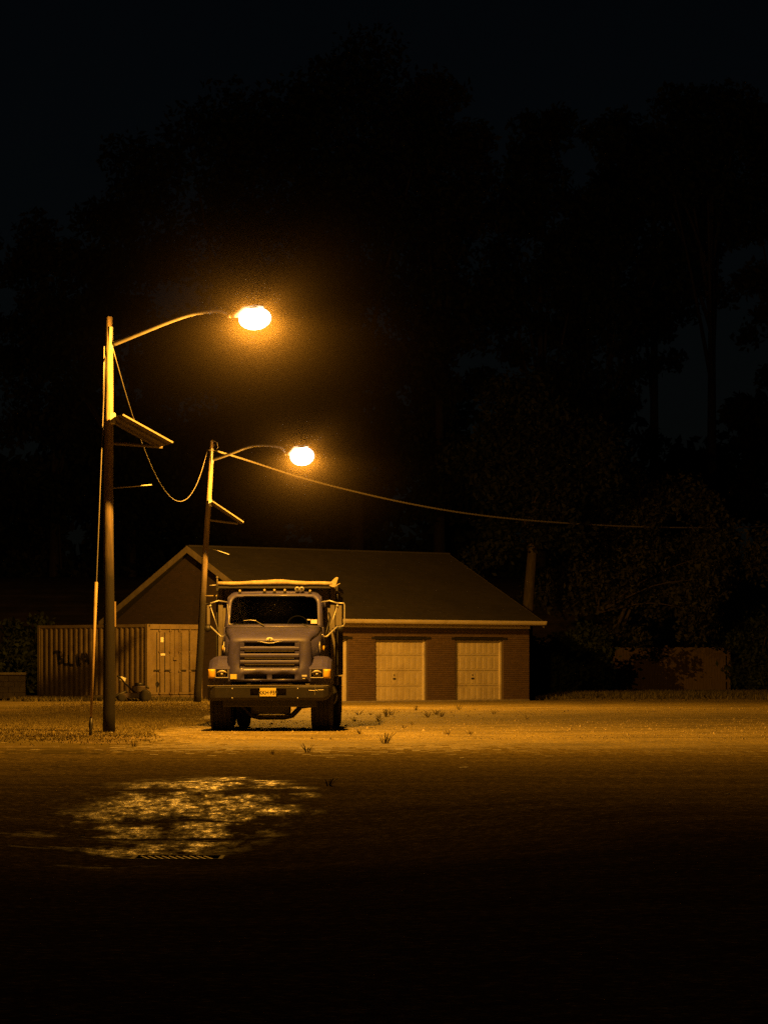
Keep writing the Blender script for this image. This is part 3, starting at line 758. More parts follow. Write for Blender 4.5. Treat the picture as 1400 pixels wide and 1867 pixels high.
for x in (-.48, .48):
    s_ = MB().box(x-.25, x+.25, 2.5, 2.95, 1.5, 1.65).build('seat', M['seat'], trk, bevel=.04)
    MB().box(x-.25, x+.25, 2.85, 2.98, 1.65, 2.45).build('seat_back', M['seat'], s_, bevel=.04)
MB().box(.775, .905, 1.83, 1.835, 2.215, 2.30).build('windscreen_sticker', M['white'], trk).rotation_euler = (0, 0, 0)
MB().box(.70, .765, 1.815, 1.82, 2.285, 2.305).build('windscreen_sticker', M['white'], trk)
MB().tube([(-.93,1.86,2.20),(-.95,1.95,2.40),(-.975,2.05,2.62)], .010, 6).build('pillar_cable', M['chrome'], trk)
MB().ell((-.915,1.84,2.20), .02, .02, .025, 8, 6).build('wiper_nozzle', M['chrome'], trk)
for pts in ([(-.52,1.80,2.285),(-.36,1.76,2.265),(-.19,1.70,2.165)], [(.60,1.80,2.21),(.72,1.72,2.15)]):
    MB().tube(pts, [.007,.010,.017][:len(pts)], 6).build('wiper_arm', M['blacksteel'], trk)
MB().tube([(-.62,1.815,2.275),(-.5,1.80,2.29),(-.36,1.775,2.275)], .006, 6).build('wiper_blade', M['chrome'], trk)
# roof marker lights and air horns
for px in (435, 480, 498, 517, 563):
    x = (px-498.5)/86.9
    zt = 2.885 - .035*abs(x)**3
    b_ = MB().ell((x, 2.30, zt+.03), .028, .05, .035, 12, 8).build('marker_light', M['tarp'], trk, smooth=True)
    MB().box(x-.034, x+.034, 2.24, 2.36, zt-.012, zt+.006).build('marker_base', M['blacksteel'], b_)
for x in (.475, .57):
    h_ = MB().lathe([(0,.052),(.015,.053),(.05,.036),(.14,.02),(.42,.014)], 'y', (x, 2.22, 2.945), 20).build('air_horn', M['chrome'], trk, smooth=True)
    MB().lathe([(0,.030),(.004,.030)], 'y', (x, 2.214, 2.945), 16).build('horn_mouth', M['blacksteel'], h_)
    MB().box(x-.015, x+.015, 2.3, 2.34, 2.87, 2.93).build('horn_bracket', M['chrome'], h_)
# mirrors
def mirror(s):
    X = lambda v: s*v
    DM = 1.95
    mr = MB().box(min(X(1.29), X(1.42)), max(X(1.29), X(1.42)), DM+.0, DM+.055, 2.17, 2.60) if s > 0 else MB().box(-1.40, -1.335, DM, DM+.055, 2.19, 2.60)
    mo = mr.build('mirror', M['tarp'] if False else M['box'], trk, bevel=.012)
    if s > 0:
        MB().tube([(1.32,DM-.02,2.645),(1.46,DM-.02,2.64),(1.475,DM-.02,2.60),(1.475,DM-.02,2.22),(1.45,DM-.02,2.165),(1.34,DM-.02,2.15)], .016, 8).build('mirror_frame', M['chrome'], mo, smooth=True)
    else:
        MB().tube([(-1.36,DM-.02,2.64),(-1.455,DM-.02,2.62),(-1.47,DM-.02,2.24),(-1.36,DM-.02,2.15)], .009, 8).build('mirror_frame', M['blacksteel'], mo, smooth=True)
    MB().lathe([(0,.07),(.03,.075),(.06,.03)], 'y', (X(1.38), DM-.03, 2.11), 16).build('spot_mirror', M['blacksteel'], mo, smooth=True)
    MB().tube([(X(.985),2.10,2.665),(X(1.16),2.0,2.695),(X(1.33),DM,2.64)], .016, 8).build('mirror_arm', M['chrome'], trk, smooth=True)
    MB().tube([(X(1.33),DM,2.16),(X(1.11),1.9,1.95),(X(1.06),1.88,1.94),(X(.99),1.86,2.0)], .017, 8).build('mirror_arm', M['chrome'], trk, smooth=True)
    MB().tube([(X(1.325),DM,2.58),(X(1.14),1.92,2.02)], .010, 6).build('mirror_stay', M['steel'], trk, smooth=True)
    MB().ell((X(1.325),DM-.01,2.585), .025, .025, .03, 8, 6).build('mirror_joint', M['steel'], trk, smooth=True)
    # oval vent on the hood flank and marker
    v_ = MB(); v_.tube([(X(.985)+.002*s, 1.12+.10*math.cos(a), 1.72+.105*math.sin(a)) for a in np.linspace(0, 2*math.pi, 20)], .012, 6).build('side_vent', M['chrome'], trk, smooth=True)
    MB().ell((X(1.05), 1.72, 1.70), .02, .05, .06, 10, 6).build('side_marker', M['amber'], trk, smooth=True)
sym(mirror)
MB().tube([(1.075,2.0,1.95),(1.12,2.1,2.15),(1.16,2.4,2.35),(1.12,2.8,2.45)], .02, 8).build('grab_handle', M['blacksteel'], trk, smooth=True)
# chassis
for s in (-1, 1): MB().box(min(s*.38, s*.46), max(s*.38, s*.46), .12, 7.0, .72, .98).build('frame_rail', M['blacksteel'], trk)
MB().box(-.95, .95, .14, .3, .50, .66).build('cross_member', M['blacksteel'], trk, bevel=.02)
MB().prism([(-.42,.50),(.42,.50),(.30,.40),(.1,.36),(-.28,.40)], 'y', .35, .6).build('oil_pan', M['blacksteel'], trk)
MB().box(-.42, .40, .75, 1.0, .34, .66).build('engine_sump', M['blacksteel'], trk, bevel=.05)
MB().tube([(-.95,AX,.545),(-.6,AX,.50),(-.42,AX-.02,.31),(-.25,AX-.03,.275),(.25,AX-.03,.275),(.42,AX-.02,.31),(.6,AX,.50),(.95,AX,.545)], .055, 8).build('front_axle', M['blacksteel'], trk, smooth=True)
MB().tube([(-.30,AX-.12,.315),(0,AX-.12,.305),(.34,AX-.12,.32)], .014, 6).build('tie_rod', M['steel'], trk, smooth=True)
for s in (-1, 1): MB().tube([(s*1.0,2.25,.72),(s*1.0,3.15,.72)], .30, 20).build('fuel_tank', M['blacksteel'], trk, smooth=False)
MB().tube([(-1.3,5.5,.53),(1.3,5.5,.53)], .09, 10).build('rear_axle', M['blacksteel'], trk, smooth=True)
MB().ell((0,5.5,.53), .22, .22, .22, 12, 8).build('differential', M['blacksteel'], trk, smooth=True)
def wheel(xc, yc, wd, rad, dish):
    h = wd/2
    prof = [(-h+.03,.29),(-h,.36),(-h-.006,.44),(-h+.004,rad-.05),(-h+.03,rad-.012),(-h+.06,rad)]
    for gx in (-.5, -.17, .17, .5):
        c_ = gx*wd*.62
        prof += [(c_-.012, rad), (c_-.009, rad-.014), (c_+.009, rad-.014), (c_+.012, rad)]
    prof += [(h-.06,rad),(h-.03,rad-.012),(h-.004,rad-.05),(h+.006,.44),(h,.36),(h-.03,.29)]
    t = MB().lathe(prof, 'x', (xc, yc, rad-.012), 40).build('wheel', M['rubber'], trk, smooth=False)
    sg = 1 if xc > 0 else -1; o_ = dish*sg
    rp = [(-.02*sg-o_,.05),(h*sg*.55-o_,.09),(h*sg*.55-o_,.12),(.0-o_,.16),(h*.35*sg,.27),(h*.9*sg,.295),(h*.92*sg,.275),(0,.27)]
    MB().lathe(rp, 'x', (xc, yc, rad-.012), 24).build('rim', M['rim'], t, smooth=True)
for s in (-1, 1):
    wheel(s*1.035, AX, .42, .555, 0)
    wheel(s*1.155, 5.5, .275, .52, .0); wheel(s*.835, 5.5, .275, .52, .0)
# dump body
MB().box(-1.24, 1.24, 3.20, 3.25, 1.12, 3.03).build('box_front_wall', M['box'], trk)
for x in (-1.19, -.6, 0, .6, 1.19): MB().box(x-.05, x+.05, 3.13, 3.199, 1.12, 2.99).build('box_rib', M['box'], trk, bevel=.01)
for s in (-1, 1):
    sd = MB().box(min(s*1.2, s*1.24), max(s*1.2, s*1.24), 3.252, 7.2, 1.12, 2.92).build('box_side', M['blacksteel'], trk)
    for y in (3.3, 4.2, 5.1, 6.0, 6.9):
        MB().box(min(s*1.241, s*1.30), max(s*1.241, s*1.30), y, y+.12, 1.13, 2.86).build('side_rib', M['blacksteel'], sd, bevel=.01)
    MB().box(min(s*1.18, s*1.30), max(s*1.18, s*1.30), 3.26, 7.2, 2.921, 3.03).build('top_rail', M['blacksteel'], sd, bevel=.01)
    MB().box(min(s*.62, s*1.30), max(s*.62, s*1.30), 6.1, 6.13, .3, 1.1).build('mud_flap', M['rubber'], trk)
    MB().box(min(s*1.20, s*1.27), max(s*1.20, s*1.27), 3.6, 4.6, .92, 1.10).build('tool_box', M['blacksteel'], trk, bevel=.01)
MB().box(-1.2, 1.2, 3.252, 7.18, 1.06, 1.11).build('box_floor', M['blacksteel'], trk)
MB().box(-1.24, 1.24, 7.201, 7.26, 1.12, 2.9).build('tailgate', M['blacksteel'], trk)
MB().box(-1.22, 1.22, 2.75, 3.199, 2.975, 3.03).build('cab_shield', M['blacksteel'], trk)
xs_t = np.linspace(-1.22, 1.19, 17)
tp = [(x, 2.74, 3.075+.028*math.exp(-(x/.45)**2)+.004*math.sin(x*9)) for x in xs_t]
MB().tube(tp, [.040+.018*math.exp(-(x/.5)**2)+.003*math.sin(x*13+1) for x in xs_t], 12).build('rolled_tarp', M['tarp'], trk, smooth=True)
# tarp hardware: crank bracket on one end, post on the other
MB().prism([(1.13,3.02),(1.16,3.10),(1.25,3.19),(1.29,3.21),(1.325,3.19),(1.30,3.12),(1.28,3.05),(1.25,2.99),(1.2,2.99)], 'y', 2.71, 2.76).build('tarp_bracket', M['tarp'], trk, bevel=.01)
MB().tube([(1.24,2.72,3.0),(1.30,2.72,3.04),(1.36,2.72,3.075)], .011, 6).build('tarp_crank', M['tarp'], trk, smooth=True)
MB().tube([(-1.235,2.74,2.98),(-1.235,2.74,3.20)], [.018,.014], 8).ell((-1.235,2.74,3.2), .028, .028, .028, 8, 6).build('tarp_post', M['box'], trk, smooth=True)
MB().tube([(-1.40,2.74,3.03),(-1.26,2.74,3.04)], .013, 6).build('tarp_rod', M['steel'], trk, smooth=True)
MB().tube([(-1.52,3.22,2.82),(-1.16,3.12,2.82)], .016, 6).build('marker_rod', M['tarp'], trk, smooth=True)

# ------------------------------------------------------------------ street lamps
def lamp_post(label, base, top, r0, r1, attach, armpts, lamp_px, lamp_D, head, mat, panel, bracket, rod, plate_s):
    o = thing('street_lamp', label, 'street lamp', base, 0, 'wooden street lamps with solar panels')
    B = Vector(base)
    n_ = 22; pts = []
    for i in range(n_+1):
        t = i/n_; pts.append(B.lerp(top, t) + Vector((math.sin(t*9)*.008, math.cos(t*7)*.008, -.3 if i == 0 else 0)))
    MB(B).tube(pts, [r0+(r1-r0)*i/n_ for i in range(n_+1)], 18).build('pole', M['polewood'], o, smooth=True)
    lamp = at(*lamp_px, lamp_D)
    ap = [attach]
    for (px, py) in armpts:
        t = (px-(CX+attach.x*F_PX/attach.y))/(lamp_px[0]-(CX+attach.x*F_PX/attach.y)); ap.append(at(px, py, attach.y+(lamp_D-attach.y)*t))
    L_, Wd, Ht = head
    dirv = Vector((lamp.x-attach.x, lamp.y-attach.y, 0)).normalized(); side = Vector((-dirv.y, dirv.x, 0))
    tail = lamp - dirv*(L_*.5+.30) + Vector((0,0,.10)); ap.append(tail)
    # smooth the arm
    fine = []
    for i in range(len(ap)-1):
        p0, p1, p2, p3 = ap[max(i-1,0)], ap[i], ap[i+1], ap[min(i+2, len(ap)-1)]
        for k_ in range(6):
            t = k_/6
            fine.append(.5*((2*p1)+(p2-p0)*t+(2*p0-5*p1+4*p2-p3)*t*t+(3*p1-p0-3*p2+p3)*t**3))
    fine.append(ap[-1])
    nf = len(fine)
    MB(B).tube(fine, [.05-.018*i/nf for i in range(nf)], 10).build('arm', M['alu'], o, smooth=True)
    MB(B).obox(attach - Vector((.03,-.02,-.12)), (.035,0,0), (0,.07,0), (0,0,.24)).build('arm_plate', M['plate'], o, bevel=.01)
    # luminaire: slim cast housing over a deep glowing refractor bowl
    hd = MB(B)
    hp = lamp + Vector((0,0,Ht*.5))
    hd.tube([tail - dirv*.05, tail+dirv*.10], .045, 10)
    hd.tube([tail + dirv*.05, tail+dirv*.20+Vector((0,0,.02)), hp-dirv*L_*.30+Vector((0,0,.0)), hp+Vector((0,0,.0)), hp+dirv*L_*.28], [.05,.07,.085,.08,.03], 12)
    ca, sa = dirv.x, dirv.y
    cap = MB(); cap.ell((0,0,Ht*.40), L_*.24, Wd*.24, Ht*.14, 14, 5, -.08, 1)
    hd.add([lamp + Vector((x*ca-y*sa, x*sa+y*ca, z)) for x, y, z in cap.v], cap.f)
    lum = hd.build('luminaire', M['alu'], o, smooth=True)
    bw = MB(); bw.ell((0,0,0), L_*.5, Wd*.5, Ht*.5, 14, 8, -1, .93)
    ca, sa = dirv.x, dirv.y
    bw.v = [tuple(lamp - B + Vector((x*ca-y*sa, x*sa+y*ca, z))) for x, y, z in bw.v]
    bw.build('lamp_bowl', M['bulb'], lum, smooth=True)
    # the burner: a road lamp that throws most light out low and along the road, little straight down or up
    ld = bpy.data.lights.new('sodium_burner', 'POINT'); ld.energy = mat; ld.color = (1, 1, 1); ld.shadow_soft_size = .10; ld.use_nodes = True
    N_ = ld.node_tree.nodes; K_ = ld.node_tree.links; em = N_['Emission']; em.inputs[0].default_value = (*SODIUM, 1)
    tc = N_.new('ShaderNodeTexCoord'); sx = N_.new('ShaderNodeSeparateXYZ'); K_.new(tc.outputs['Normal'], sx.inputs[0])
    mr = N_.new('ShaderNodeMapRange'); mr.inputs[1].default_value = -1; mr.inputs[2].default_value = 1; K_.new(sx.outputs['Z'], mr.inputs[0])
    cr = N_.new('ShaderNodeValToRGB'); e = cr.color_ramp.elements; e[0].position = .0; e[0].color = (.6,.6,.6,1); e[1].position = 1; e[1].color = (.34,.34,.34,1)
    for p_, v_ in ((.10,.7),(.28,1.0),(.44,.9),(.51,.5),(.60,.36)):
        k = e.new(p_); k.color = (v_,v_,v_,1)
    K_.new(mr.outputs[0], cr.inputs[0]); K_.new(cr.outputs[0], em.inputs[1])
    lo = bpy.data.objects.new('sodium_burner', ld); col.objects.link(lo); lo.parent = lum; lo.location = lamp - B
    # solar panel, sloping down away from the pole
    tl, wv, dv, th_ = panel         # top-edge centre, half width vector, slope vector, thickness
    nrm = wv.cross(dv).normalized()
    if nrm.z < 0: nrm = -nrm
    c_ = tl + dv*.5
    pn = MB(B).obox(c_, dv*.5, wv, nrm*th_*.5).build('solar_panel', M['back'], o)
    MB(B).obox(c_+nrm*(th_*.5+.004), dv*.48, wv*.97, nrm*.003).build('cell_sheet', M['solar'], pn)
    fm = MB(B)
    for sg in (-1, 1):
        fm.obox(c_+wv*sg*1.02, dv*.515, wv*.02, nrm*(th_*.5+.004)); fm.obox(c_+dv*.505*sg, dv*.012, wv*1.0, nrm*(th_*.5+.0035))
    fm.build('panel_frame', M['dullsteel'], pn)
    for sg in (-.45, .45):
        MB(B).obox(c_+wv*sg-nrm*(th_*.5+.022), dv*.48, wv*.03, nrm*.02).build('panel_rail', M['back'], pn)
    b0, b1 = bracket
    MB(B).tube([b0, b1], .035, 6).build('panel_strut', M['back'], o)
    MB(B).obox(Vector((tl.x-.08, B.y-.12, tl.z)), (.05,0,0), (0,.12,0), (0,0,.11)).build('panel_clamp', M['alu'], o, bevel=.008)
    MB(B).tube(list(rod), .013, 6).build('antenna_rod', M['steel'], o, smooth=True)
    for p_, hx, hzz in plate_s:
        MB(B).obox(p_, (hx,0,0), (0,.09,0), (0,0,hzz)).build('number_strip', M['guard'], o, bevel=.004)
    return o, lamp, fine
D1 = 66.7
b1 = gnd(199, 1334.5); b1.z = hz(b1.x, b1.y)
t1 = at(199, 578, D1)
lp1, L1, arm1 = lamp_post('taller-looking wooden street lamp beside the guy wire, nearer of the two lit lamps', b1, t1, .128, .07,
    at(206, 628, D1-.05), [(255,608),(310,586),(350,573),(385,567.5),(403,568.5)], (465,581), 64.0, (.76,.46,.44), LAMP_WATT,
    (Vector((-5.375, 66.05, 6.315)), Vector((.205,-.70,0)), Vector((.95,.28,-.52)), .024),
    (at(203, 808, D1), at(297, 815, D1+.1)), [at(204, 890, D1), at(277, 884, D1-.25)],
    [(at(209, 1120, D1-.1), .028, .255)])
D2 = 105.0
b2 = gnd(359.5, 1288); b2.z = hz(b2.x, b2.y)
t2 = at(387, 803, D2)
lp2, L2, arm2 = lamp_post('leaning wooden street lamp behind the truck, farther of the two lit lamps', b2, t2, .125, .07,
    at(389, 838, D2-.05), [(405,833),(430,823.5),(450,816),(470,812.5),(495,813),(513,817)], (551,832), 101.8, (.92,.60,.58), LAMP_WATT*1.05,
    (at(387, 916, D2-.62), Vector((.06,-.66,0)), Vector((.95,.09,-.64)), .03),
    (at(379, 948, D2), at(434, 955, D2)), [at(371, 995, D2), at(418, 1011, D2-.3)], [])
# wire ties and loop at the far pole's head
MB(b2).tube([at(391,803,D2-.1), at(396,808,D2-.1), at(398,815,D2-.1), at(394,822,D2-.1), at(386,821,D2-.15), at(378,820,D2-.1)], .012, 6).build('wire_loop', M['wire'], lp2, smooth=True)
MB(b2).tube([at(390,821,D2-.1), at(398,823,D2-.1), at(407,825.5,D2-.1)], .02, 6).build('wire_clamp', M['alu'], lp2, smooth=True)
MB(b1).tube([t1+Vector((-.09,-.05,-.6)), t1+Vector((-.10,-.06,-1.4)), t1+Vector((-.12,-.05,-2.4))], .012, 6).build('riser_cable', M['wire'], lp1, smooth=True)

# ------------------------------------------------------------------ cables and guy wire
def curve_pts(pp, n_=8):
    out = []
    for i in range(len(pp)-1):
        p0, p1, p2, p3 = pp[max(i-1,0)], pp[i], pp[i+1], pp[min(i+2, len(pp)-1)]
        for k_ in range(n_):
            t = k_/n_; out.append(.5*((2*p1)+(p2-p0)*t+(2*p0-5*p1+4*p2-p3)*t*t+(3*p1-p0-3*p2+p3)*t**3))
    out.append(pp[-1]); return out
A = at(206, 634, D1); Bp = at(378, 822, D2)
cp = []
for i in range(41):
    t = i/40; p = A.lerp(Bp, t); p.z -= 4*2.25*t*(1-t)*(1+.25*(t-.5)); cp.append(p)
tag(MB().tube(cp, .010, 6).build('slack_cable', M['wire'], None, smooth=True), 'thin slack cable hanging in a deep loop between the two street lamps', 'cable')
wp = [(398,823),(450,839),(550,871),(650,897),(750,919),(850,936),(950,947.5),(1050,955),(1150,960),(1250,962),(1350,961),(1450,957)]
cp = curve_pts([at(px, py, D2-.1 + (px-398)/1052*44) for px, py in wp], 10)
tw = MB()
for ph in (0, math.pi):          # two twisted strands
    ps = []
    for i in range(len(cp)-1):
        for q in range(5):
            p = cp[i].lerp(cp[i+1], q/5); a = (i*5+q)*1.1+ph
            ps.append(p + Vector((0, math.cos(a), math.sin(a)))*.018)
    tw.tube(ps, .02, 5)
tag(tw.build('overhead_cable', M['wire'], None, smooth=True), 'thick twisted overhead cable running from the far lamp pole toward the trees', 'cable')
gt = at(193, 640, D1); gb = gnd(165.5, 1341)
gw = thing('guy_wire', 'steel guy wire with pale guard sleeve anchored beside the nearer lamp pole', 'guy wire', (gb.x, gb.y, hz(gb.x, gb.y)))
gB = Vector(gw.location)
gpt = lambda t: gt.lerp(gb, t) + Vector((0,0,0))
MB(gB).tube([gpt(0), gpt(.25), gpt(.5), gpt(.75), gpt(.97)], .012, 6).build('wire', M['cord'], gw, smooth=True)
MB(gB).tube([gpt(.615)+Vector((0,-.02,0)), gpt(.8)+Vector((0,-.02,0)), gpt(.955)+Vector((0,-.02,0))], [.032,.028,.024], 8).build('guard_sleeve', M['guard'], gw, smooth=True)
MB(gB).tube([gpt(.95), gpt(.975), gpt(.985), gpt(1.02)], [.02,.045,.03,.028], 8).build('anchor_rod', M['blacksteel'], gw, smooth=True)

# ------------------------------------------------------------------ small machine by the container
mp_ = at(243, 1279, 107.6); mz = hz(mp_.x, mp_.y)
mc = thing('walk_behind_mower', 'dark walk-behind machine with raised handle parked against the container side', 'mower', (mp_.x, mp_.y, mz), R(8))
MB().prism([(-.55,.12),(-.45,.26),(.1,.30),(.42,.26),(.5,.12)], 'y', -.3, .3).build('deck', M['machine'], mc, bevel=.02)
e_ = MB().box(-.02, .4, -.2, .2, .3, .52).build('engine', M['machine'], mc, bevel=.03)
MB().lathe([(0,.14),(.08,.15),(.1,.1)], 'z', (.2, 0, .52), 16).build('engine_cover', M['blacksteel'], e_, smooth=True)
MB().tube([(.36,-.1,.45),(.46,-.15,.5),(.5,-.15,.42)], .035, 8).build('muffler', M['blacksteel'], e_, smooth=True)
for y in (-.22, .22): MB().tube([(.05,y,.3),(-.2,y,.55),(-.42,y,.78)], .022, 8).build('handle_bar', M['blacksteel'], mc, smooth=True)
MB().tube([(-.42,-.22,.78),(-.5,-.2,.84),(-.5,.2,.84),(-.42,.22,.78)], .022, 8).build('handle_grip', M['blacksteel'], mc, smooth=True)
MB().obox((-.34,-.05,.74), (.09,0,-.03), (0,.16,0), (.02,0,.06)).build('control_panel', M['plate'], mc, bevel=.01)
MB().tube([(-.75,-.2,.1),(-.5,-.2,.22),(-.2,-.2,.34)], .05, 8).build('discharge_chute', M['blacksteel'], mc, smooth=True)
for x, r_ in ((-.38,.13),(.38,.2)):
    for y in (-.34, .34):
        t_ = MB().lathe([(-.05,r_*.5),(-.05,r_*.9),(-.03,r_),(.03,r_),(.05,r_*.9),(.05,r_*.5)], 'y', (x, y, r_), 18).build('wheel', M['rubber'], mc, smooth=True)
        MB().lathe([(-.045,r_*.1),(-.045,r_*.5),(.045,r_*.5),(.045,r_*.1)], 'y', (x, y, r_), 12).build('rim', M['rim'], t_)

# ------------------------------------------------------------------ low block wall at the frame edge
lw0 = at(47, 1270, 118); lz = hz(lw0.x, lw0.y)
lw = thing('block_wall', 'low pale concrete block wall beside the container', 'wall', (lw0.x, lw0.y, lz), R(4))
MB().box(-6, -.0, .02, .18, 0, .84).build('wall_core', M['mortar'], lw)
for r_ in range(4):
    x = 0.0 - (.2 if r_ % 2 else 0)
    first = True
    while x > -6:
        x0 = max(-6, x-.39)
        if r_ % 2 and first: MB().box(-.19, .003, 0, .2, r_*.2+.01, r_*.2+.198).build('block', M['concrete'], lw)
        MB().box(x0+.006, x+(.003 if x == 0 else -.004), 0, .2, r_*.2+.01, r_*.2+.198).build('block', M['concrete'], lw)
        x -= .40; first = False
        if x < -2.2: 
            break
MB().box(-6.02, .03, -.03, .23, .842, .93).build('coping', M['trim'], lw, bevel=.01)

# ------------------------------------------------------------------ board fence under the trees
f0, f1 = at(1120, 1262, 145), at(1326, 1262, 147)
fz = hz(f0.x, f0.y)
fn = thing('board_fence', 'weathered vertical board fence half hidden under tree branches', 'fence', (f0.x, f0.y, fz), math.atan2(f1.y-f0.y, f1.x-f0.x))
FL = (f1-f0).length; x = 0.0
while x < FL-.1:
    hh = 1.92+random.uniform(-.025, .025)
    MB().box(x+.004, x+.136, random.uniform(-.004,.004), .022, .04, hh).build('board', M['plank'], fn)
    x += .14
for x in (-.06, FL*.44, FL): MB().box(x, x+.11, -.04, .09, 0, 2.02).build('post', M['plank'], fn)
for z in (.4, 1.55): MB().box(0, FL, .03, .075, z, z+.09).build('rail', M['plank'], fn)

# ------------------------------------------------------------------ trees
def leaves(cents, rads, n_, size, seed, zmin=None, flat=.8):
    g_ = np.random.default_rng(seed); cents = np.asarray(cents); rads = np.asarray(rads)
    wts = rads**2; pick = g_.choice(len(cents), n_, p=wts/wts.sum())
    d_ = g_.normal(size=(n_, 3)); d_ /= np.linalg.norm(d_, axis=1, keepdims=True)
    rr = g_.uniform(0, 1, (n_, 1))**.45
    c_ = cents[pick] + d_*rr*rads[pick][:, None]*np.array([1, 1, flat])
    c_ += g_.normal(size=(n_, 3))*.12
    a_ = g_.normal(size=(n_, 3)); a_ /= np.linalg.norm(a_, axis=1, keepdims=True)
    b_ = np.cross(a_, g_.normal(size=(n_, 3))); b_ /= np.linalg.norm(b_, axis=1, keepdims=True)
    s_ = (size*g_.uniform(.6, 1.3, (n_, 1)))
    V = np.stack([c_-a_*s_, c_-b_*s_*.5+a_*s_*.1, c_+a_*s_, c_+b_*s_*.5+a_*s_*.1], 1)
    if zmin is not None: V = V[(V[:, :, 2].min(1) > zmin)]
    return V.reshape(-1, 3)
def tree(label, bx, by, top, ctr_z, rx, rz, trunk_r, n_, seed, mat, name='tall_tree', lean=(0,0), nclump=70, leaf=.24, grp='tall trees behind the garage', zmin=None, ry=None, trunks=None, low=None):
    g_ = np.random.default_rng(seed); z0 = hz(bx, by)
    o = thing(name, label, 'tree', (bx, by, z0), 0, grp)
    cs = []; rs = []; ry = ry or rx
    while len(cs) < nclump:
        p = g_.uniform(-1, 1, 3); q = np.linalg.norm(p)
        if q > 1 or q < .25: continue
        # crowns narrow a little to the top
        w_ = 1-.30*max(0, p[2])
        cs.append([lean[0]+p[0]*rx*w_, lean[1]+p[1]*ry*w_, ctr_z+p[2]*rz]); rs.append(g_.uniform(.16, .30)*min(rx, rz)+.25)
    if low:
        for (lx, ly, lz, lr) in low: cs.append([lx, ly, lz]); rs.append(lr)
    fast_mesh('crown', leaves(cs, rs, n_, leaf, seed+1, zmin), 4, mat, o)
    tr = MB()
    for (tx_, ty_, tr_) in (trunks or [(0, 0, trunk_r)]):
        p = [Vector((tx_, ty_, -.3)), Vector((tx_, ty_, .35)), Vector((tx_*.9+lean[0]*.2, ty_, ctr_z*.35)), Vector((tx_*.6+lean[0]*.6, ty_, ctr_z*.75)), Vector((lean[0], lean[1], ctr_z+rz*.3))]
        p = curve_pts(p, 5); m_ = len(p)
        tr.tube(p, [tr_*(1.35 if i < 2 else 1.0)*(1-.75*i/m_) for i in range(m_)], 12)
    tr.build('trunk', M['bark'] if (low or trunks) else M['bark_dark'], o, smooth=True)
    for i in range(7):
        tr = MB(); k_ = g_.integers(0, nclump); e = Vector(cs[k_]); s_ = Vector((lean[0]*.5, lean[1]*.5, ctr_z*g_.uniform(.45, .9)))
        if trunks: s_ = Vector((trunks[0][0]*.6, trunks[0][1], ctr_z*.6))
        mid = s_.lerp(e, .5) + Vector((0, 0, .4))
        tr.tube(curve_pts([s_, mid, e], 4), [trunk_r*.35*(1-.85*q/8) for q in range(9)], 7)
        tr.build('branch', M['bark_dark'], o, smooth=True)
    return o
def tz(py, D): return CAMZ-(py-HY)*D/F_PX
def tx_(px, D): return (px-CX)*D/F_PX
D = 186.0; KT = D/146.0; HILL = 5.9
tree('very tall broad dark tree whose crown tops the frame centre above the garage roof', tx_(650,D), D, 0, 17.0*KT-HILL, 6.4*KT, 11.2*KT, .55, int(22000*1.25), 11, M['leaf'], nclump=95)
tree('tall dark tree behind the container, its crown sloping down to the left', tx_(430,D), D+1, 0, 15.6*KT-HILL, 6.0*KT, 11.4*KT, .5, int(21000*1.25), 12, M['leaf'], nclump=90)
tree('lower dark tree standing left of the slope of the big crowns', tx_(235,D), D+2, 0, 13.5*KT-HILL, 4.3*KT, 11.2*KT, .4, int(14000*1.25), 13, M['leaf'], nclump=70)
tree('low rounded dark tree nearest the left frame edge', tx_(90,D), D+3, 0, 11.2*KT-HILL, 3.6*KT, 10.4*KT, .4, int(11000*1.25), 14, M['leaf2'], nclump=60)
tree('narrow dark tree cut by the left frame edge', tx_(-50,D), D+1, 0, 12.0*KT-HILL, 2.6*KT, 11.0*KT, .4, int(8000*1.25), 15, M['leaf'], nclump=50)
tree('tall dark tree right of the highest crown, ending above the roof ridge', tx_(800,D), D-1, 0, 17.2*KT-HILL, 3.6*KT, 10.4*KT, .45, int(13000*1.25), 16, M['leaf2'], nclump=70)
tree('tall dark tree filling the gap behind the thick-trunked tree', tx_(985,D), D, 0, 14.6*KT-HILL, 3.3*KT, 11.0*KT, .4, 15000, 27, M['leaf'], nclump=66)
DT = 133.0
tree('thick-trunked tree rising just behind the right end of the garage roof', tx_(955,DT), DT, 0, 9.4, 3.6, 3.6, .36, 20000, 17, M['leaf4'], nclump=46, leaf=.13, lean=(.7,2),
     low=[(-1.7,-1.2,5.6,.9),(-.9,-1.0,6.3,1.0),(.5,-1.3,6.6,1.0),(1.8,-1,6.5,1.0),(-2.3,-.8,5.1,.6)])
tree('tall dark tree left of the open patch of sky', tx_(1110,D), D, 0, 15.8*KT-HILL, 2.9*KT, 11.0*KT, .4, int(12000*1.25), 18, M['leaf'], nclump=60)
tree('tall dark tree arching over the open patch of sky', tx_(1300,D), D+1, 0, 21.6*KT-HILL, 3.6*KT, 5.4*KT, .4, int(10000*1.25), 19, M['leaf'], nclump=50)
tree('tall dark tree whose high crown stands just above the open patch of sky', tx_(1205,D), D+5, 0, 21.0*KT-HILL, 3.2*KT, 4.8*KT, .4, 12000, 28, M['leaf'], nclump=50)
tree('dark tree cut by the right frame edge', tx_(1425,D), D, 0, 14.5*KT-HILL, 2.1*KT, 12.0*KT, .4, int(8000*1.25), 20, M['leaf2'], nclump=50)
DS = 139.0
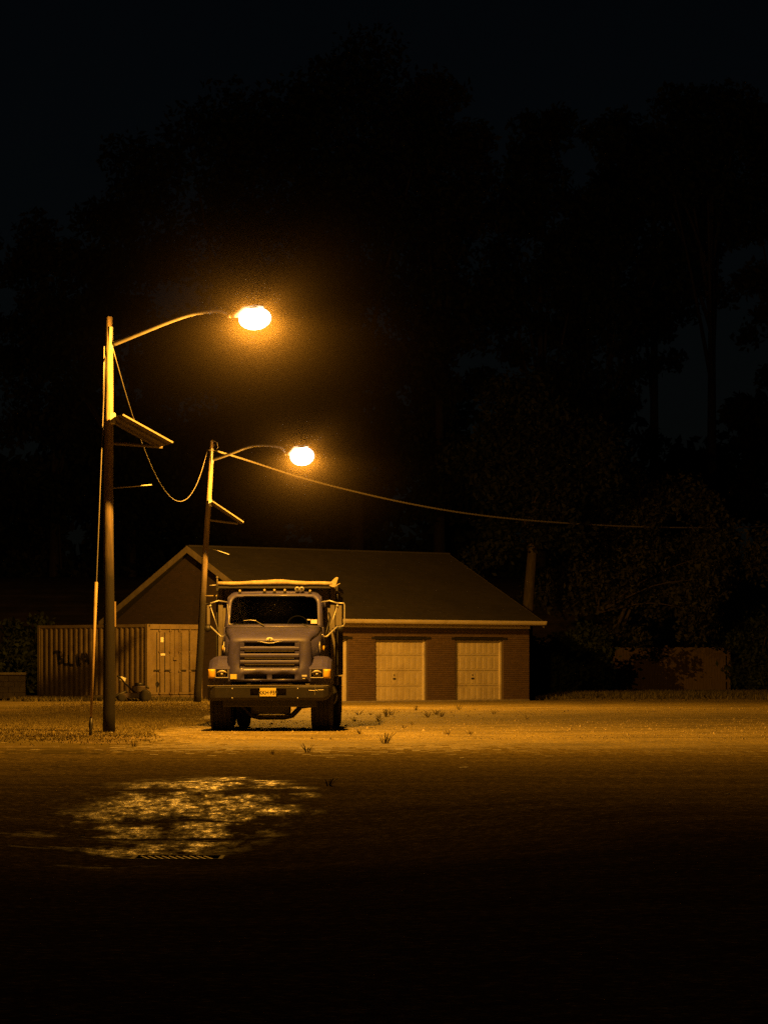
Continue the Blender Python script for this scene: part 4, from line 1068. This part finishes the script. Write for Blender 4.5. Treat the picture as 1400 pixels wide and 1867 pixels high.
tree('spreading low tree on twin slim trunks hanging over the board fence', tx_(1094,DS), DS, 0, 5.6, 5.6, 3.3, .14, 24000, 21, M['leaf2'], name='spreading_tree', lean=(2.4,0), nclump=60, leaf=.12, grp='low trees by the fence', zmin=1.75, ry=2.6,
     trunks=[(-.16,0,.15),(.18,.2,.12)], low=[(3.9,-.4,2.5,.75),(.6,-.3,2.5,.8),(1.6,-.3,2.2,.6)])
for i, (px, dd, w_, h_, lab) in enumerate(((1005,131,1.3,2.6,'dark rounded shrub against the right end wall of the garage'), (1052,136,1.2,3.0,'dark shrub just left of the twin slim trunks'), (1375,141,1.6,3.6,'tall dark shrub right of the board fence'), (22,128,1.5,3.4,'dark shrub behind the low block wall'))):
    bx = tx_(px, dd); o = thing('shrub', lab, 'shrub', (bx, dd, hz(bx, dd)), 0, 'dark shrubs at the lot edge')
    g_ = np.random.default_rng(40+i); cs = [[g_.uniform(-w_, w_)*.8, g_.uniform(-1, 1), g_.uniform(.35, h_-.5)] for _ in range(26)]; rs = list(g_.uniform(.35, .65, 26))
    fast_mesh('foliage', leaves(cs, rs, 4200, .12, 60+i, .02), 4, M['leaf3'], o)
    st_ = MB()
    for k_ in range(5): st_.tube([(0,0,-.1), (cs[k_][0]*.5, cs[k_][1]*.5, cs[k_][2]*.5), cs[k_]], [.04,.03,.012], 6)
    st_.build('stem', M['bark'], o)
g_ = np.random.default_rng(99); cs = []; rs = []
for _ in range(420):
    X = g_.uniform(-30, 34); zt = 15.5 + 1.5*math.sin(X*.6)+1.0*math.sin(X*1.7+1)
    cs.append([X, g_.uniform(194, 202), g_.uniform(5, zt)]); rs.append(g_.uniform(1.3, 2.1))
tag(fast_mesh('woodland', leaves(cs, rs, 36000, .45, 100), 4, M['leaf']), 'dark mass of woodland filling the distance behind the trees', 'woodland', None, 'stuff')

# ------------------------------------------------------------------ grass, weeds, litter
def blades(pts, hmin, hmax, wd, seed, lean=.5):
    g2 = np.random.default_rng(seed); n_ = len(pts); z = ground_h(pts[:,0], pts[:,1])
    b_ = np.stack([pts[:,0], pts[:,1], z-.005], 1); a = g2.uniform(0, 2*np.pi, n_); s_ = np.stack([np.cos(a), np.sin(a), 0*a], 1)*wd*g2.uniform(.6, 1.4, (n_, 1))
    h_ = g2.uniform(hmin, hmax, (n_, 1)); t_ = b_ + np.concatenate([g2.normal(size=(n_, 2))*lean*h_, h_], 1)
    return np.stack([b_-s_, b_+s_, t_], 1).reshape(-1, 3)
def scatter(n_, x0, x1, y0, y1, seed, clump=40, spread=.5):
    g2 = np.random.default_rng(seed); m_ = n_//clump
    c_ = np.stack([g2.uniform(x0, x1, m_), g2.uniform(y0, y1, m_)], 1)
    return np.repeat(c_, clump, 0) + g2.normal(size=(m_*clump, 2))*spread*np.array([1, 1.6])
p1 = scatter(80000, -9.5, -4.6, 57, 108, 1, 30, .7)
p1 = p1[(p1[:,0] < -4.3+.35*np.sin(p1[:,1]*.35)) & (RNG.uniform(size=len(p1)) < np.clip((p1[:,1]-55+RNG.normal(size=len(p1))*2)/9, 0, 1))]
p1 = p1[~((np.abs(p1[:,0]-b1.x) < .2) & (np.abs(p1[:,1]-b1.y) < .2))]
tag(fast_mesh('grass', blades(p1, .015, .05, .010, 2), 3, M['grassblade']), 'thin patchy grass on the verge around the nearer lamp pole', 'grass', None, 'stuff')
p2 = scatter(16000, 5.8, 19, 122, 133, 3, 30, .6)
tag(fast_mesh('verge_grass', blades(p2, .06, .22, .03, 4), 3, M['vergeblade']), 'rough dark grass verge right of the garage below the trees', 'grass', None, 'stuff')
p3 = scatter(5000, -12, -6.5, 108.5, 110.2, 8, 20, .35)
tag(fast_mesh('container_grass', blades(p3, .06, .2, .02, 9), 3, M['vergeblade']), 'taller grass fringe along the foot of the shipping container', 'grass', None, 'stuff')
# loose stones lying on the lot
g3 = np.random.default_rng(55); npb = 6000
pb = np.stack([g3.uniform(-4.2, 13, npb), 60 + 42*g3.uniform(0, 1, npb)**1.2], 1); pz = ground_h(pb[:,0], pb[:,1])
rad_ = g3.uniform(.006, .02, npb)*(1+1.2*(g3.uniform(size=npb) > .97)); tri = []
for sgn in (1,):
    ang = g3.uniform(0, 2*np.pi, npb); apex = np.stack([pb[:,0], pb[:,1], pz+rad_*1.1], 1); ring_ = []
    for k_ in range(5):
        a_ = ang + k_*2*np.pi/5; ring_.append(np.stack([pb[:,0]+np.cos(a_)*rad_*g3.uniform(.8,1.5,npb), pb[:,1]+np.sin(a_)*rad_*g3.uniform(.8,1.5,npb), pz-.002], 1))
    for k_ in range(5): tri.append(np.stack([ring_[k_], ring_[(k_+1) % 5], apex], 1))
M['stone'] = pmat('loose_stone', (.40,.33,.18), .9, var=.3, scale=9, island=.55)
tag(fast_mesh('loose_gravel', np.concatenate(tri, 0).reshape(-1, 3), 3, M['stone']), 'loose stones scattered over the lit lot', 'gravel', None, 'stuff')
def weed(px, py, size, label, seed, nb=16):
    p = gnd(px, py); g2 = np.random.default_rng(seed); o_ = MB()
    for i in range(nb):
        a = g2.uniform(0, 2*math.pi); l_ = size*g2.uniform(.35, .95)*.9; out = g2.uniform(.3, 1.3)*l_; w_ = .007*g2.uniform(.6, 1.3)*(size/.25)
        d_ = Vector((math.cos(a), math.sin(a), 0)); sd = Vector((-d_.y, d_.x, 0))*w_; r0 = d_*size*.12
        pts = [r0, r0+d_*out*.35+Vector((0,0,l_*.5)), r0+d_*out*.75+Vector((0,0,l_*.8)), r0+d_*out*1.05+Vector((0,0,l_*.82))]
        ws = (.8, 1.0, .7, .1)
        o_.grid([[q-sd*w__ for q, w__ in zip(pts, ws)], [q+sd*w__ for q, w__ in zip(pts, ws)]])
    o = o_.build('weed', M['weed'])
    o.location = (p.x, p.y, hz(p.x, p.y)-.01)
    tag(o, label, 'weed', 'weeds growing in the lot')
small = [(654,1304,.24),(676,1304,.16),(691,1309,.2),(704,1307,.34),(714,1304,.3),(646,1315,.18),(691,1315,.22),(780,1308,.28),(795,1303,.24),(804,1307,.25),(758,1295,.25),(837,1294,.25),(752,1322,.16),(657,1339,.2),(815,1340,.22),(856,1339,.2),(737,1328,.16),(900,1302,.2),(960,1312,.18)]
for i, (px, py, s_) in enumerate(small): weed(px, py, s_, 'small dark weed tuft growing from the lit gravel in front of the garage doors', 200+i)
weed(702, 1356, .33, 'largest spiky weed, alone on the gravel right of the truck', 300, 22)
weed(561, 1372, .24, 'low weed in front of the truck, left of the biggest weed', 301, 18)
weed(497, 1375, .14, 'tiny weed in front of the truck bumper centre', 302, 10)
weed(600, 1431, .2, 'dark weed alone on the asphalt closest to the wet patch', 303, 16)
weed(245, 1362, .2, 'weed at the edge of the verge grass below the nearer lamp pole', 304, 16)
for i, (px, py, s_, lab) in enumerate(((845,1401,.06,'larger pale paper scrap on the asphalt right of the weeds'), (842,1383,.03,'tiny pale scrap just above the larger paper scrap'), (1324,1449,.03,'pale scrap on the dark asphalt near the right frame edge'), (949,1273.5,.05,'pale scrap at the foot of the garage corner'), (203,1336,.03,'pale scrap at the foot of the nearer lamp pole'), (150,1480.5,.03,'pale scrap at the left tip of the wet patch'))):
    p = gnd(px, py); m_ = MB().grid([[(-s_,-s_*.8,.004),(0,-s_,.03),(s_,-s_*.7,.01)],[(-s_*.9,s_*.2,.035),(0,0,.012),(s_,s_*.1,.05)],[(-s_*.7,s_,.01),(.1*s_,s_*.9,.04),(s_*.8,s_,.006)]])
    o = m_.build('paper_scrap', M['litter'], None, solid=.002); o.location = (p.x, p.y, hz(p.x, p.y)+.004); o.scale = (1, 1, .3); tag(o, lab, 'litter', 'litter scraps')

# ------------------------------------------------------------------ drain grate
dz = hz(*DRAIN)
dg = thing('drain_grate', 'square iron storm drain grate with slanted bars at the edge of the wet patch', 'drain grate', (DRAIN[0], DRAIN[1], dz), 0)
fm = MB()
for a in ((-GW,GW,-GD,-GD+.04),(-GW,GW,GD-.04,GD),(-GW,-GW+.04,-GD+.041,GD-.041),(GW-.04,GW,-GD+.041,GD-.041)): fm.box(a[0],a[1],a[2],a[3],-.06,.012)
fm.build('frame', M['pit'], dg, bevel=.006)
for i in range(10):
    x0 = -GW+.05 + i*(2*GW-.22)/9.5
    MB().prism([(x0+.12,-GD+.041),(x0+.145,-GD+.041),(x0+.025,GD-.041),(x0,GD-.041)], 'z', -.05, .006).build('bar', M['iron'], dg, bevel=.006)
pt_ = MB().box(-GW,GW,-GD,GD,-.7,-.65)
for a in ((-GW-.03,-GW,-GD,GD),(GW,GW+.03,-GD,GD),(-GW,GW,-GD-.03,-GD),(-GW,GW,GD,GD+.03)): pt_.box(a[0],a[1],a[2],a[3],-.65,-.012)
pt_.build('pit', M['pit'], dg)

# ------------------------------------------------------------------ lamp halo volumes
# added volume imitating each lamp's bloom, thinning outwards, lit only by the lamp itself
def lamp_halo(label, c, rad):
    m = bpy.data.materials.new('lamp_halo'); m.use_nodes = True; N = m.node_tree.nodes; L = m.node_tree.links; N.remove(N['Principled BSDF'])
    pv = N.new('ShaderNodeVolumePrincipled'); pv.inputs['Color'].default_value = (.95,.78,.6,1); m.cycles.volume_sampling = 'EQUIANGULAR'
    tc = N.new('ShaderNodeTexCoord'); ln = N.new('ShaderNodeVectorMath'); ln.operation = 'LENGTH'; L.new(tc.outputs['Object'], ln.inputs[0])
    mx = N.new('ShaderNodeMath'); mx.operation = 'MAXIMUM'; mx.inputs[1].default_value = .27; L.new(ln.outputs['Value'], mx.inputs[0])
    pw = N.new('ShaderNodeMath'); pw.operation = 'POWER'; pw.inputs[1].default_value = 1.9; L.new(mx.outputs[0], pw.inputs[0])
    dv = N.new('ShaderNodeMath'); dv.operation = 'DIVIDE'; dv.inputs[0].default_value = HALO_DENSITY; L.new(pw.outputs[0], dv.inputs[1])
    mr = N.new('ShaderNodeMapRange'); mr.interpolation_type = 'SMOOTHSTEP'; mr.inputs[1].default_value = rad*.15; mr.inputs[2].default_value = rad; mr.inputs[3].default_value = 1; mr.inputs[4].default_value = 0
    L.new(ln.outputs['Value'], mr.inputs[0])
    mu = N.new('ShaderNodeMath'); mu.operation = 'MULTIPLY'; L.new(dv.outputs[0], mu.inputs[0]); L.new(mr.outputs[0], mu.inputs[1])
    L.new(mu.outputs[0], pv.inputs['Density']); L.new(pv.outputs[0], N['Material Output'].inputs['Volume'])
    o = MB().ell((0,0,0), rad, rad, rad, 24, 14).build('lamp_halo', m); o.location = c; m.cycles.volume_step_rate = 3.0
    tag(o, label, 'mist', None, 'stuff')  # added volume imitating lamp bloom, not real mist
lamp_halo('added amber halo volume around the nearer lamp head', L1, 5.0)
lamp_halo('added amber halo volume around the farther lamp head', L2, 5.6)
